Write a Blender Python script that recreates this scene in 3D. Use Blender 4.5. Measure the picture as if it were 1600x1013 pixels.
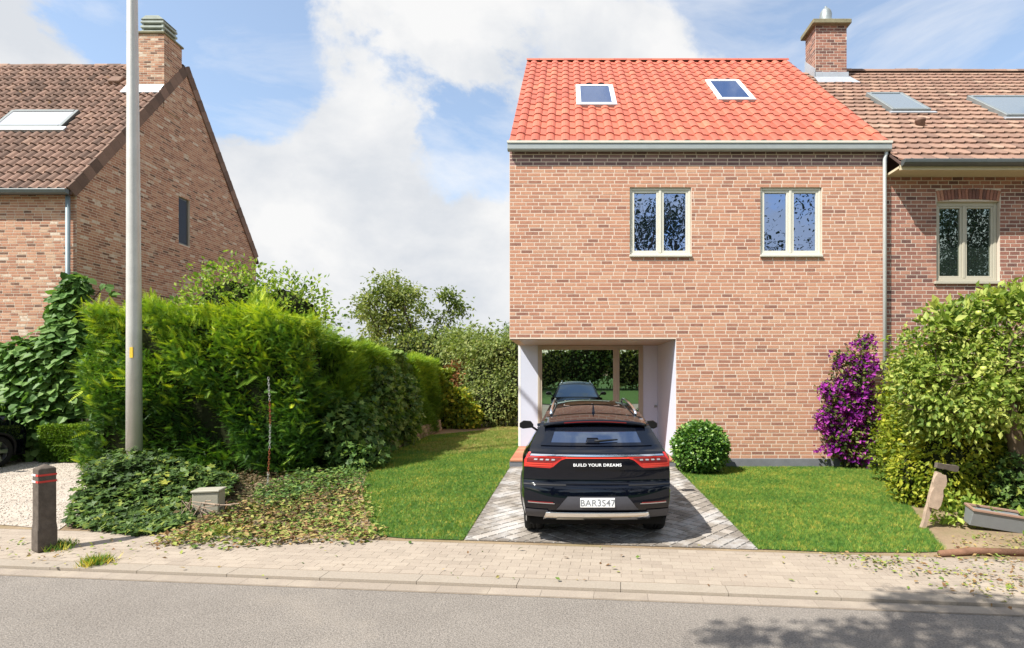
import bpy, math, random
import numpy as np
from mathutils import Vector, Matrix
random.seed(7); rng = np.random.default_rng(7)
SC = bpy.context.scene
for o in list(bpy.data.objects): bpy.data.objects.remove(o)
COL = SC.collection
R = math.radians

# ------------------------------------------------------------------ camera
F = 840.0; CX = 885.0; HY = 590.0; CAMZ = 2.0
cam_d = bpy.data.cameras.new('camera'); cam = bpy.data.objects.new('camera', cam_d); COL.objects.link(cam)
cam.location = (0, 0, CAMZ); cam.rotation_euler = (R(90), 0, 0)
cam_d.sensor_width = 36; cam_d.lens = 36 * F / 1600
cam_d.shift_x = (800 - CX) / 1600; cam_d.shift_y = (HY - 506.5) / 1600
cam_d.clip_end = 2000
SC.camera = cam
# ------------------------------------------------------------------ world
SUN_EL, SUN_A = R(51), R(52)           # sun from the left, a little behind the camera
to_sun = Vector((-math.sin(SUN_A) * math.cos(SUN_EL), -math.cos(SUN_A) * math.cos(SUN_EL), math.sin(SUN_EL)))
W = bpy.data.worlds.new('World'); SC.world = W; W.use_nodes = True
wn, wl = W.node_tree.nodes, W.node_tree.links; wn.clear()
def N(nodes, typ, **k):
    n = nodes.new(typ)
    for a, b in k.items():
        if a == 'inp':
            for kk, v in b.items(): n.inputs[kk].default_value = v
        else: setattr(n, a, b)
    return n
sky = N(wn, 'ShaderNodeTexSky', sky_type='NISHITA', sun_disc=False, sun_elevation=SUN_EL,
        sun_rotation=math.atan2(to_sun.x, to_sun.y), air_density=1.0, dust_density=0.6, ozone_density=1.6)
tc = N(wn, 'ShaderNodeTexCoord')
mp = N(wn, 'ShaderNodeMapping', inp={'Scale': (1.0, 1.0, 1.5), 'Location': (3.1, 0.4, 1.7)})
wl.new(tc.outputs['Generated'], mp.inputs['Vector'])
n1 = N(wn, 'ShaderNodeTexNoise', inp={'Scale': 3.4, 'Detail': 14, 'Roughness': 0.62, 'Distortion': 0.25})
n2 = N(wn, 'ShaderNodeTexNoise', inp={'Scale': 4.2, 'Detail': 9, 'Roughness': 0.58, 'Distortion': 0.2})
wl.new(mp.outputs[0], n1.inputs['Vector']); wl.new(mp.outputs[0], n2.inputs['Vector'])
def M2(op, a, b, clamp=False):
    m = N(wn, 'ShaderNodeMath', operation=op, use_clamp=clamp)
    for i, v in enumerate((a, b)):
        if hasattr(v, 'links') or hasattr(v, 'is_linked'): wl.new(v, m.inputs[i])
        else: m.inputs[i].default_value = v
    return m.outputs[0]
cov = n1.outputs['Fac']
# where the banks of cloud and the blue gaps stand in the sky (directions, width, amount)
for px, py, wd, am in ((660, 250, .20, .10), (600, 400, .30, .13), (60, 80, .16, .12), (760, 20, .2, .07), (950, 60, .2, .05),
                       (500, 480, .3, .12), (420, 40, .14, .06), (1560, 60, .08, .07), (1440, 40, .04, .08), (480, 250, .12, .08),
                       (630, 165, .12, -.26), (750, 210, .09, -.2), (430, 120, .10, -.16), (300, 60, .10, -.12), (370, 120, .09, -.16), (470, 130, .08, -.10), (1300, 40, .12, -.2),
                       (1480, 60, .2, -.2), (220, 10, .12, -.14), (770, 290, .08, -.08)):
    d = Vector(((px - CX) / F, 1, (HY - py) / F)).normalized()
    vd = N(wn, 'ShaderNodeVectorMath', operation='DISTANCE'); wl.new(tc.outputs['Generated'], vd.inputs[0]); vd.inputs[1].default_value = d
    g = M2('DIVIDE', vd.outputs['Value'], wd); g = M2('MULTIPLY', g, g); g = M2('MULTIPLY', g, -1.0); g = M2('EXPONENT', g, 0.0)
    cov = M2('ADD', cov, M2('MULTIPLY', g, am))
cr = N(wn, 'ShaderNodeValToRGB'); cr.color_ramp.elements[0].position = .475; cr.color_ramp.elements[1].position = .585
cr.color_ramp.interpolation = 'EASE'
wl.new(cov, cr.inputs[0])
cc = N(wn, 'ShaderNodeValToRGB'); e = cc.color_ramp.elements
e[0].position = .36; e[0].color = (4.6, 4.8, 5.1, 1); e[1].position = .60; e[1].color = (5.95, 5.95, 5.95, 1)
wl.new(n2.outputs['Fac'], cc.inputs[0])
mx = N(wn, 'ShaderNodeMix', data_type='RGBA'); wl.new(cr.outputs[0], mx.inputs[0])
sk = N(wn, 'ShaderNodeMix', data_type='RGBA', blend_type='MULTIPLY', inp={0: 1.0}); wl.new(sky.outputs[0], sk.inputs[6]); sk.inputs[7].default_value = (1.55, 1.6, 1.55, 1)
thin = N(wn, 'ShaderNodeMix', data_type='RGBA', inp={0: .17}); wl.new(sk.outputs[2], thin.inputs[6]); thin.inputs[7].default_value = (6, 6.1, 6.2, 1)
wl.new(thin.outputs[2], mx.inputs[6]); wl.new(cc.outputs[0], mx.inputs[7])
mp3 = N(wn, 'ShaderNodeMapping', inp={'Scale': (1.0, 1.0, 3.2), 'Location': (5.2, 1.1, .3), 'Rotation': (0, .25, 0)}); wl.new(tc.outputs['Generated'], mp3.inputs['Vector'])
n3 = N(wn, 'ShaderNodeTexNoise', inp={'Scale': 2.4, 'Detail': 10, 'Roughness': 0.6, 'Distortion': 0.5}); wl.new(mp3.outputs[0], n3.inputs['Vector'])
r3 = N(wn, 'ShaderNodeValToRGB'); r3.color_ramp.elements[0].position = .46; r3.color_ramp.elements[1].position = .72; r3.color_ramp.elements[1].color = (.75, .75, .75, 1); wl.new(n3.outputs['Fac'], r3.inputs[0])
mx3 = N(wn, 'ShaderNodeMix', data_type='RGBA', inp={7: (6.1, 6.15, 6.25, 1)}); wl.new(r3.outputs[0], mx3.inputs[0]); wl.new(thin.outputs[2], mx3.inputs[6]); wl.new(mx3.outputs[2], mx.inputs[6])
bg = N(wn, 'ShaderNodeBackground', inp={'Strength': 0.095}); wl.new(mx.outputs[2], bg.inputs[0])
wo = N(wn, 'ShaderNodeOutputWorld'); wl.new(bg.outputs[0], wo.inputs[0])
# ------------------------------------------------------------------ sun
sd = bpy.data.lights.new('sun', 'SUN'); sd.energy = 5.0; sd.angle = R(.55); sd.color = (1, .955, .88)
so = bpy.data.objects.new('sun', sd); COL.objects.link(so); so.rotation_euler = to_sun.to_track_quat('Z', 'Y').to_euler()
SC.view_settings.view_transform = 'Standard'; SC.view_settings.look = 'None'; SC.view_settings.gamma = 1
SC.view_settings.use_curve_mapping = False; SC.view_settings.exposure = 0.75
SC.cycles.max_bounces = 7; SC.cycles.use_denoising = True; SC.cycles.caustics_reflective = False; SC.cycles.caustics_refractive = False

# ------------------------------------------------------------------ helpers
def P(px, py, Y): return Vector(((px - CX) * Y / F, Y, CAMZ + (HY - py) * Y / F))
def G(px, py, z=0.0):
    Y = (CAMZ - z) * F / (py - HY); return Vector(((px - CX) * Y / F, Y, z))
def tag(o, label=None, cat=None, group=None, kind=None):
    if label: o['label'] = label
    if cat: o['category'] = cat
    if group: o['group'] = group
    if kind: o['kind'] = kind
    return o
LOC = {}
def thing(name, label, cat, loc=(0, 0, 0), group=None):
    o = bpy.data.objects.new(name, None); COL.objects.link(o); o.location = loc; o.empty_display_size = .2
    LOC[o] = Vector(loc); return tag(o, label, cat, group)
def link(o, parent=None):
    COL.objects.link(o)
    if parent is not None:
        o.parent = parent
        if parent in LOC: o.matrix_parent_inverse = Matrix.Translation(-LOC[parent])
    return o
def mesh_from(name, verts, faces, mat=None, smooth=False, tone=None):
    """verts (n,3) array; faces: (m,k) array or a list"""
    me = bpy.data.meshes.new(name)
    if isinstance(faces, np.ndarray):
        v = np.ascontiguousarray(verts, dtype=np.float32); m, k = faces.shape
        me.vertices.add(len(v)); me.vertices.foreach_set('co', v.ravel())
        me.loops.add(m * k); me.loops.foreach_set('vertex_index', faces.astype(np.int32).ravel())
        me.polygons.add(m); me.polygons.foreach_set('loop_start', np.arange(0, m * k, k, dtype=np.int32))
        me.update(calc_edges=True)
    else:
        me.from_pydata([tuple(v) for v in verts], [], faces); me.update()
    if tone is not None:
        a = me.attributes.new('tone', 'FLOAT', 'POINT'); a.data.foreach_set('value', np.asarray(tone, dtype=np.float32))
    me.polygons.foreach_set('use_smooth', np.full(len(me.polygons), bool(smooth)))
    if mat: me.materials.append(mat)
    return me
def mobj(name, verts, faces, mat, parent=None, smooth=False, tone=None, bevel=0, seg=1):
    o = link(bpy.data.objects.new(name, mesh_from(name, verts, faces, mat, smooth, tone)), parent)
    if bevel:
        b = o.modifiers.new('bevel', 'BEVEL'); b.width = bevel; b.segments = seg; b.limit_method = 'ANGLE'; b.angle_limit = R(35)
    return o
class MB:
    def __init__(s): s.v = []; s.f = []
    def add(s, vs, fs):
        n = len(s.v); s.v += [tuple(v) for v in vs]; s.f += [tuple(i + n for i in f) for f in fs]; return s
    def box(s, a, b):
        x0, y0, z0 = a; x1, y1, z1 = b
        return s.add([(x0, y0, z0), (x1, y0, z0), (x1, y1, z0), (x0, y1, z0), (x0, y0, z1), (x1, y0, z1), (x1, y1, z1), (x0, y1, z1)],
                     [(0, 3, 2, 1), (4, 5, 6, 7), (0, 1, 5, 4), (1, 2, 6, 5), (2, 3, 7, 6), (3, 0, 4, 7)])
    def tbox(s, Mx, a, b):
        m = MB().box(a, b); return s.add([Mx @ Vector(v) for v in m.v], m.f)
    def tube(s, pts, rad, n=8, cap=True):
        pts = [Vector(p) for p in pts]
        if not hasattr(rad, '__len__'): rad = [rad] * len(pts)
        base = len(s.v); up = None
        for i, p in enumerate(pts):
            d = (pts[min(i + 1, len(pts) - 1)] - pts[max(i - 1, 0)]).normalized()
            if up is None: up = Vector((0, 0, 1)) if abs(d.z) < .9 else Vector((0, 1, 0))
            x = d.cross(up); x = x.normalized() if x.length > 1e-4 else Vector((1, 0, 0)); y = x.cross(d).normalized(); up = y
            for k in range(n):
                a = 2 * math.pi * k / n; s.v.append(tuple(p + (x * math.cos(a) + y * math.sin(a)) * rad[i]))
        for i in range(len(pts) - 1):
            for k in range(n):
                a = base + i * n + k; b = base + i * n + (k + 1) % n
                s.f.append((a, b, b + n, a + n))
        if cap:
            s.f.append(tuple(base + k for k in range(n))[::-1]); e = base + (len(pts) - 1) * n; s.f.append(tuple(e + k for k in range(n)))
        return s
    def lathe(s, prof, n=24, c=(0, 0, 0)):
        base = len(s.v)
        for r, z in prof:
            for k in range(n):
                a = 2 * math.pi * k / n; s.v.append((c[0] + r * math.cos(a), c[1] + r * math.sin(a), c[2] + z))
        for i in range(len(prof) - 1):
            for k in range(n):
                a = base + i * n + k; b = base + i * n + (k + 1) % n; s.f.append((a, b, b + n, a + n))
        s.f.append(tuple(base + k for k in range(n))[::-1]); e = base + (len(prof) - 1) * n; s.f.append(tuple(e + k for k in range(n)))
        return s
    def prism(s, poly, ext):
        ext = Vector(ext); n = len(poly)
        return s.add([Vector(p) for p in poly] + [Vector(p) + ext for p in poly],
                     [tuple(range(n))[::-1], tuple(range(n, 2 * n))] + [(i, (i + 1) % n, (i + 1) % n + n, i + n) for i in range(n)])
    def build(s, name, mat, parent=None, smooth=False, bevel=0, seg=1):
        return mobj(name, s.v, s.f, mat, parent, smooth, None, bevel, seg)

# ------------------------------------------------------------------ materials
MATS = {}
def newmat(name):
    m = bpy.data.materials.new(name); m.use_nodes = True; nt = m.node_tree; nt.nodes.clear()
    out = nt.nodes.new('ShaderNodeOutputMaterial'); return m, nt, out
def pos(nt, scale=1.0):
    g = nt.nodes.new('ShaderNodeNewGeometry'); return g.outputs['Position']
def noise(nt, vec, scale, detail=4, rough=.5, dist=0):
    n = N(nt.nodes, 'ShaderNodeTexNoise', inp={'Scale': scale, 'Detail': detail, 'Roughness': rough, 'Distortion': dist})
    nt.links.new(vec, n.inputs['Vector']); return n.outputs['Fac']
def ramp(nt, fac, stops, interp='LINEAR'):
    r = nt.nodes.new('ShaderNodeValToRGB'); r.color_ramp.interpolation = interp; el = r.color_ramp.elements
    while len(el) < len(stops): el.new(.5)
    for e_, (p, c) in zip(el, stops): e_.position = p; e_.color = (*c, 1) if len(c) == 3 else c
    nt.links.new(fac, r.inputs[0]); return r.outputs[0]
def mixc(nt, fac, a, b, blend='MIX'):
    m = N(nt.nodes, 'ShaderNodeMix', data_type='RGBA', blend_type=blend)
    for i, v in ((0, fac), (6, a), (7, b)):
        if hasattr(v, 'is_linked'): nt.links.new(v, m.inputs[i])
        else: m.inputs[i].default_value = v if i == 0 else (*v, 1)
    return m.outputs[2]
def mth(nt, op, a, b=0.0, clamp=False):
    m = N(nt.nodes, 'ShaderNodeMath', operation=op, use_clamp=clamp)
    for i, v in enumerate((a, b)):
        if hasattr(v, 'is_linked'): nt.links.new(v, m.inputs[i])
        else: m.inputs[i].default_value = v
    return m.outputs[0]
def tone(nt):
    a = N(nt.nodes, 'ShaderNodeAttribute', attribute_type='GEOMETRY', attribute_name='tone')
    b = N(nt.nodes, 'ShaderNodeAttribute', attribute_type='OBJECT', attribute_name='tone')
    return mth(nt, 'ADD', a.outputs['Fac'], b.outputs['Fac'])
def bsdf(nt, out, col, rough=.8, spec=.3, metal=0, bump=None, bstr=.3, bdist=.01, **k):
    p = nt.nodes.new('ShaderNodeBsdfPrincipled')
    for n_, v in (('Base Color', col), ('Roughness', rough), ('Specular IOR Level', spec), ('Metallic', metal)):
        if hasattr(v, 'is_linked'): nt.links.new(v, p.inputs[n_])
        else: p.inputs[n_].default_value = (*v, 1) if n_ == 'Base Color' else v
    for n_, v in k.items(): p.inputs[n_.replace('_', ' ')].default_value = v
    if bump is not None:
        b = N(nt.nodes, 'ShaderNodeBump', inp={'Strength': bstr, 'Distance': bdist}); nt.links.new(bump, b.inputs['Height']); nt.links.new(b.outputs[0], p.inputs['Normal'])
    nt.links.new(p.outputs[0], out.inputs[0]); return p
def plain(name, col, rough=.6, spec=.4, metal=0, var=.12, sc=6, bstr=.1, **k):
    if name in MATS: return MATS[name]
    m, nt, out = newmat(name); v = pos(nt)
    n = noise(nt, v, sc, 6, .6); n_f = noise(nt, v, sc * 14, 3, .6)
    f = mth(nt, 'ADD', mth(nt, 'MULTIPLY', n, .6), mth(nt, 'MULTIPLY', n_f, .4))
    c = ramp(nt, f, [(.3, tuple(x * (1 - var) for x in col)), (.7, tuple(min(1, x * (1 + var)) for x in col))])
    bsdf(nt, out, c, rough, spec, metal, n_f, bstr, .004, **k); MATS[name] = m; return m
def piecemat(name, stops, grain=(.75, 1.2), sc=18, rough=.9, bstr=.22, bdist=.004, stain=None, spec=.2, fine=60):
    """bricks, tiles, stones: colour per piece (attribute tone) plus grain"""
    m, nt, out = newmat(name); v = pos(nt); t = tone(nt)
    t2 = mth(nt, 'ADD', t, mth(nt, 'MULTIPLY', mth(nt, 'SUBTRACT', noise(nt, v, sc, 4, .6), .5), .5))
    c = ramp(nt, t2, stops)
    g = noise(nt, v, fine, 4, .65); gc = ramp(nt, g, [(.25, (grain[0],) * 3), (.75, (grain[1],) * 3)])
    c = mixc(nt, 1.0, c, gc, 'MULTIPLY')
    if stain:
        scs, lo, hi, sc_col, amt = stain
        f = ramp(nt, noise(nt, v, scs, 7, .65), [(lo, (0, 0, 0)), (hi, (1, 1, 1))]); f = mth(nt, 'MULTIPLY', f, amt)
        c = mixc(nt, f, c, sc_col)
    bsdf(nt, out, c, rough, spec, 0, g, bstr, bdist); MATS[name] = m; return m
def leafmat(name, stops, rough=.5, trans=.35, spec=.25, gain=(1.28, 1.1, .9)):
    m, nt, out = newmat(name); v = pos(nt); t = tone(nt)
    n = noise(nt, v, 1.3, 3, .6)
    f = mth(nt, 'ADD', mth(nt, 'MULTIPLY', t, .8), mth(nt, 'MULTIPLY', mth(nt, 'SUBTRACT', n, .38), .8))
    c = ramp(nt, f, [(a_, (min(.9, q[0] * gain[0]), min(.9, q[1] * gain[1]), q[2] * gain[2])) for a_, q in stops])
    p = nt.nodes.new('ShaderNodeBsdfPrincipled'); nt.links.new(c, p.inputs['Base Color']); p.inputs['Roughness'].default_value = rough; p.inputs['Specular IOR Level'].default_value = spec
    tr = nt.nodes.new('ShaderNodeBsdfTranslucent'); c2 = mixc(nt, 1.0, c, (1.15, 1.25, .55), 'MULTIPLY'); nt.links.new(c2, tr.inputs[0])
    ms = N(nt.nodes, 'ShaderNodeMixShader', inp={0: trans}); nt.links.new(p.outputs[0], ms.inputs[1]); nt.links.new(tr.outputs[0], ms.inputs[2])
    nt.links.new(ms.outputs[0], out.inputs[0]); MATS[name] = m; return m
def glassmat(name, tint, refl=.5, rcol=(.8, .88, 1.0), rough=.0, wob=0.0):
    m, nt, out = newmat(name)
    d = N(nt.nodes, 'ShaderNodeBsdfDiffuse', inp={0: (*tint, 1)}); g = N(nt.nodes, 'ShaderNodeBsdfGlossy', inp={0: (*rcol, 1), 'Roughness': rough})
    if wob:
        b = N(nt.nodes, 'ShaderNodeBump', inp={'Strength': wob, 'Distance': .02}); nt.links.new(noise(nt, pos(nt), 2.2, 2), b.inputs['Height']); nt.links.new(b.outputs[0], g.inputs['Normal'])
    fr = N(nt.nodes, 'ShaderNodeFresnel', inp={0: 1.5}); f = mth(nt, 'ADD', mth(nt, 'MULTIPLY', fr.outputs[0], .6), refl, True)
    ms = nt.nodes.new('ShaderNodeMixShader'); nt.links.new(f, ms.inputs[0]); nt.links.new(d.outputs[0], ms.inputs[1]); nt.links.new(g.outputs[0], ms.inputs[2])
    nt.links.new(ms.outputs[0], out.inputs[0]); MATS[name] = m; return m
def groundmat(name, stops, sc=2.0, fine=90, bstr=.5, rough=.95, patch=None, bdist=.01, fam=(.8, 1.15), patch2=None):
    m, nt, out = newmat(name); v = pos(nt)
    c = ramp(nt, noise(nt, v, sc, 8, .6), stops); g = noise(nt, v, fine, 5, .7)
    c = mixc(nt, 1.0, c, ramp(nt, g, [(.3, (fam[0],) * 3), (.7, (fam[1],) * 3)]), 'MULTIPLY')
    for pt in (patch, patch2):
        if pt:
            s_, lo, hi, pc, am = pt; f = mth(nt, 'MULTIPLY', ramp(nt, noise(nt, v, s_, 8, .62, .3), [(lo, (0, 0, 0)), (hi, (1, 1, 1))]), am); c = mixc(nt, f, c, pc)
    bsdf(nt, out, c, rough, .2, 0, g, bstr, bdist); MATS[name] = m; return m

m_mortar = plain('mortar_cream', (.66, .53, .43), .95, .1, var=.1, sc=3, bstr=.4)
m_mortar_l = plain('mortar_sand', (.58, .48, .38), .95, .1, var=.15, sc=3, bstr=.4)
m_mortar_r = plain('mortar_pale', (.58, .50, .42), .95, .1, var=.1, sc=3, bstr=.4)
m_brick = piecemat('salmon_brick', [(0, (.27, .13, .095)), (.25, (.41, .195, .13)), (.6, (.50, .25, .16)), (1, (.54, .31, .205))], sc=9, grain=(.75, 1.2), stain=(.55, .5, .8, (.26, .17, .13), .3))
m_brick_shade = piecemat('gutter_shade_brick', [(0, (.17, .10, .10)), (.6, (.26, .15, .14)), (1, (.32, .19, .17))], sc=9)  # brick colour darkened to paint the shade below the gutter
m_brick_l = piecemat('rustic_brick', [(0, (.15, .085, .06)), (.18, (.30, .145, .095)), (.5, (.43, .215, .135)), (.75, (.49, .275, .175)), (.93, (.50, .35, .245)), (1, (.6, .5, .4))],
                     sc=12, stain=(1.3, .6, .75, (.55, .45, .36), .45))
m_brick_r = piecemat('red_brown_brick', [(0, (.14, .075, .065)), (.4, (.27, .125, .095)), (.8, (.36, .17, .12)), (1, (.40, .20, .14))], sc=9)
m_tile = piecemat('orange_roof_tile', [(0, (.40, .095, .06)), (.4, (.48, .12, .075)), (.75, (.51, .135, .08)), (1, (.53, .165, .095))], sc=5, rough=.6, bstr=.2, grain=(.88, 1.1), spec=.35,
                  stain=(9, .5, .8, (.33, .10, .06), .4))
m_tile_l = piecemat('brown_red_pantile', [(0, (.13, .085, .065)), (.4, (.22, .14, .105)), (.8, (.29, .18, .135)), (1, (.34, .22, .16))], sc=5, rough=.85,
                    stain=(3.0, .66, .74, (.42, .23, .05), .55))
m_tile_r = piecemat('weathered_clay_tile', [(0, (.20, .125, .095)), (.4, (.29, .175, .13)), (.8, (.345, .215, .155)), (1, (.39, .27, .20))], sc=6, rough=.9,
                    stain=(1.1, .5, .75, (.24, .17, .12), .5))
m_tile_edge = plain('verge_tile_brown', (.10, .065, .055), .85, .2, var=.25, sc=4)
m_trim = plain('cream_window_paint', (.60, .58, .50), .45, .4, var=.03, sc=2, bstr=.02)
m_trim_w = plain('white_rooflight_paint', (.80, .80, .80), .4, .4, var=.03)
m_trim_t = plain('beige_window_paint', (.40, .35, .28), .5, .4, var=.04)
m_trim_n = plain('khaki_window_paint', (.42, .39, .31), .5, .4, var=.04)
m_gutter = plain('zinc_grey_gutter', (.36, .385, .37), .4, .5, metal=.35, var=.08)
m_gutter_d = plain('dark_zinc_gutter', (.10, .115, .115), .5, .5, metal=.3, var=.15)
m_pipe = plain('pale_grey_pipe', (.50, .52, .51), .4, .5, metal=.2, var=.05)
m_pipe_b = plain('blue_grey_pipe', (.22, .28, .30), .5, .4, metal=.2, var=.12)
m_render = plain('pale_violet_render', (.55, .585, .69), .9, .1, var=.03, sc=2, bstr=.15)
m_white_r = plain('white_render', (.75, .75, .75), .9, .1, var=.03)
m_plinth = plain('blue_stone_plinth', (.16, .165, .18), .8, .3, var=.2, sc=5)
m_slab_t = plain('terracotta_floor_tile', (.50, .20, .11), .6, .35, var=.12, sc=5)
m_lead = plain('lead_flashing', (.42, .44, .47), .5, .5, metal=.3, var=.15, sc=5)
m_cap = plain('mossy_concrete_cap', (.22, .20, .13), .95, .1, var=.35, sc=7, bstr=.6)
m_cowl = plain('grey_cowl_metal', (.28, .31, .31), .45, .5, metal=.5, var=.15)
m_cowl_g = plain('verdigris_cowl', (.33, .36, .32), .7, .3, var=.2)
m_glass = glassmat('window_glass', (.008, .012, .02), .55, (.50, .66, 1.0), 0, .07)
m_glass_g = glassmat('garden_window_glass', (.006, .008, .008), .62, (.75, .85, .78), 0, 0)
m_glass_n = glassmat('neighbour_window_glass', (.02, .03, .025), .38, (.8, .95, .85), 0, .03)
m_glass_roof = glassmat('rooflight_glass', (.02, .04, .10), .30, (.65, .75, 1.0))
m_glass_pale = glassmat('pale_rooflight_glass', (.45, .44, .45), .2, (.9, .93, 1.0))
m_glass_nr = glassmat('neighbour_rooflight_glass', (.14, .17, .20), .28, (.8, .9, 1.0))
m_blind = plain('grey_green_blind', (.16, .20, .17), .9, .1, var=.05)
m_soffit = plain('cream_soffit_board', (.60, .52, .36), .7, .2, var=.06)
m_lintel_cover = plain('lintel_cover_dark', (.13, .085, .065), .9, .1)
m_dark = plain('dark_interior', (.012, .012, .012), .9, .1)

# ------------------------------------------------------------------ piece system
BOXV = np.array([(-.5, 0, -.5), (.5, 0, -.5), (.5, 1, -.5), (-.5, 1, -.5), (-.5, 0, .5), (.5, 0, .5), (.5, 1, .5), (-.5, 1, .5)], float)
BOXF = np.array([(0, 1, 5, 4), (0, 3, 2, 1), (4, 5, 6, 7), (1, 2, 6, 5), (0, 4, 7, 3)])
def apparent(p, size):
    """size in the photograph (pixels) or 0 when outside the frame"""
    if p[1] < .5: return 0
    x = CX + p[0] * F / p[1]; y = HY - (p[2] - CAMZ) * F / p[1]
    return size * F / p[1] if (-10 < x < 1610 and -10 < y < 1023) else 0
def pieces(name, rest, parent, tv, tf, mats3, tones, mat, hide=None, limit=300, smooth=False):
    """mats3: list of 4x4 matrices; the pieces that show largest become parts, the rest one joined mesh"""
    tv = np.asarray(tv, float); tf = np.asarray(tf)
    sc = []
    for M_, t in zip(mats3, tones):
        c = M_.translation; s_ = max(M_.to_scale()); a = apparent(c, s_)
        if hide and a and hide(CX + c.x * F / c.y, HY - (c.z - CAMZ) * F / c.y): a = 0
        sc.append(a)
    order = sorted(range(len(mats3)), key=lambda i: -sc[i]); own = [i for i in order[:limit] if sc[i] > 0]; ownset = set(own)
    me = mesh_from(name, tv, tf, mat, smooth)
    for i in own:
        o = bpy.data.objects.new(name, me); link(o, parent); o.matrix_basis = mats3[i]; o['tone'] = float(tones[i])
    oth = [i for i in range(len(mats3)) if i not in ownset]
    if oth:
        A = np.array([[list(r) for r in mats3[i]] for i in oth]); V = np.einsum('nij,kj->nki', A[:, :3, :3], tv) + A[:, None, :3, 3]
        k = len(tv); Fc = (tf[None] + (np.arange(len(oth)) * k)[:, None, None]).reshape(-1, tf.shape[1])
        o = mobj(rest, V.reshape(-1, 3), Fc, mat, parent, smooth, np.repeat([tones[i] for i in oth], k)); o['kind'] = 'stuff'
def frame(o, x, y, z): # matrix with columns
    return Matrix(((x[0], y[0], z[0], o[0]), (x[1], y[1], z[1], o[1]), (x[2], y[2], z[2], o[2]), (0, 0, 0, 1)))
def courses(u0, u1, z0, z1, L, H, j, holes=(), clip=None, jitter=.15):
    """brick rows in wall coordinates -> (u centre, z centre, length, height)"""
    out = []; n = int(round((z1 - z0) / H)); H = (z1 - z0) / n
    for r in range(n):
        za, zb = z0 + r * H, z0 + (r + 1) * H; a, b = (u0, u1) if clip is None else clip(zb)
        spans = [(a, b)]
        for (h0, h1, k0, k1) in holes:
            if zb > k0 + H * .5 and za < k1 - H * .5:
                ns = []
                for (s, t) in spans:
                    if h1 <= s or h0 >= t: ns.append((s, t)); continue
                    if h0 - s > .03: ns.append((s, h0))
                    if t - h1 > .03: ns.append((h1, t))
                spans = ns
        cuts = []; u = u0 - L * (.5 if r % 2 else 0) - random.random() * L * jitter
        while u < u1: cuts.append(u); u += L * (1 + random.uniform(-jitter, jitter))
        cuts.append(u)
        for c0, c1 in zip(cuts, cuts[1:]):
            for s, t in spans:
                x0, x1 = max(c0, s), min(c1, t)
                if x1 - x0 > .035: out.append(((x0 + x1) / 2, (za + zb) / 2, x1 - x0 - (j if x1 < t - .001 else 0), H - j))
    return out
def lay(cs, org, ud, nd, depth=.002, proud=.002, wob=.15):
    """bricks as matrices: u along ud, z up, face towards nd"""
    org, ud, nd = Vector(org), Vector(ud), Vector(nd); Ms = []
    for u, z, l, h in cs:
        d = depth + random.random() * proud
        o = org + ud * u + Vector((0, 0, z)) + nd * d
        Ms.append(frame(o, ud * l, -nd * (d + .004), Vector((0, 0, h))))
    return Ms
def wallboxes(mb, org, ud, nd, u0, u1, z0, z1, holes, th):
    """solid wall with rectangular openings"""
    us = sorted({u0, u1, *[h[0] for h in holes], *[h[1] for h in holes]}); zs = sorted({z0, z1, *[h[2] for h in holes], *[h[3] for h in holes]})
    org, ud, nd = Vector(org), Vector(ud), Vector(nd); M_ = frame(org, ud, nd, (0, 0, 1))
    for a, b in zip(us, us[1:]):
        run = None
        for c, d in zip(zs, zs[1:]):
            mu, mz = (a + b) / 2, (c + d) / 2
            solid = u0 <= mu <= u1 and z0 <= mz <= z1 and not any(h[0] < mu < h[1] and h[2] < mz < h[3] for h in holes)
            if solid: run = [run[0], d] if run else [c, d]
            if (not solid or d == zs[-1]) and run: mb.tbox(M_, (a, -th, run[0]), (b, 0, run[1])); run = None

# ------------------------------------------------------------------ scattering of leaves
def unit(a): return a / np.maximum(np.linalg.norm(a, axis=-1, keepdims=True), 1e-6)
def scatter(name, tv, tf, p, axis, nrm, scale, mat, parent=None, tones=None):
    y = unit(axis); x = unit(np.cross(y, nrm)); z = np.cross(x, y); Rm = np.stack([x, y, z], -1)
    V = np.einsum('nij,kj->nki', Rm, np.asarray(tv, float)) * np.asarray(scale).reshape(-1, 1, 1) + p[:, None, :]
    k = len(tv); n = len(p); tf = np.asarray(tf); Fc = (tf[None] + (np.arange(n) * k)[:, None, None]).reshape(-1, tf.shape[1])
    if tones is None: tones = rng.random(n)
    return mobj(name, V.reshape(-1, 3), Fc, mat, parent, False, np.repeat(tones, k))
LEAF = ([(0, 0, 0), (.28, .45, .06), (0, 1, -.06), (-.28, .45, .06)], [(0, 1, 2), (0, 2, 3)])
BROAD = ([(0, 0, 0), (.42, .12, .05), (.36, .62, .03), (0, 1, -.12), (-.36, .62, .03), (-.42, .12, .05)], [(0, 1, 2), (0, 2, 3), (0, 3, 4), (0, 4, 5)])
IVY = ([(0, .1, 0), (.40, -.05, .04), (.30, .3, 0), (.5, .55, .06), (.18, .6, 0), (0, 1, -.08), (-.18, .6, 0), (-.5, .55, .06), (-.3, .3, 0), (-.4, -.05, .04)],
       [(0, 1, 2), (0, 2, 4), (2, 3, 4), (0, 4, 5), (0, 5, 6), (0, 6, 8), (6, 7, 8), (0, 8, 9)])
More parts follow.
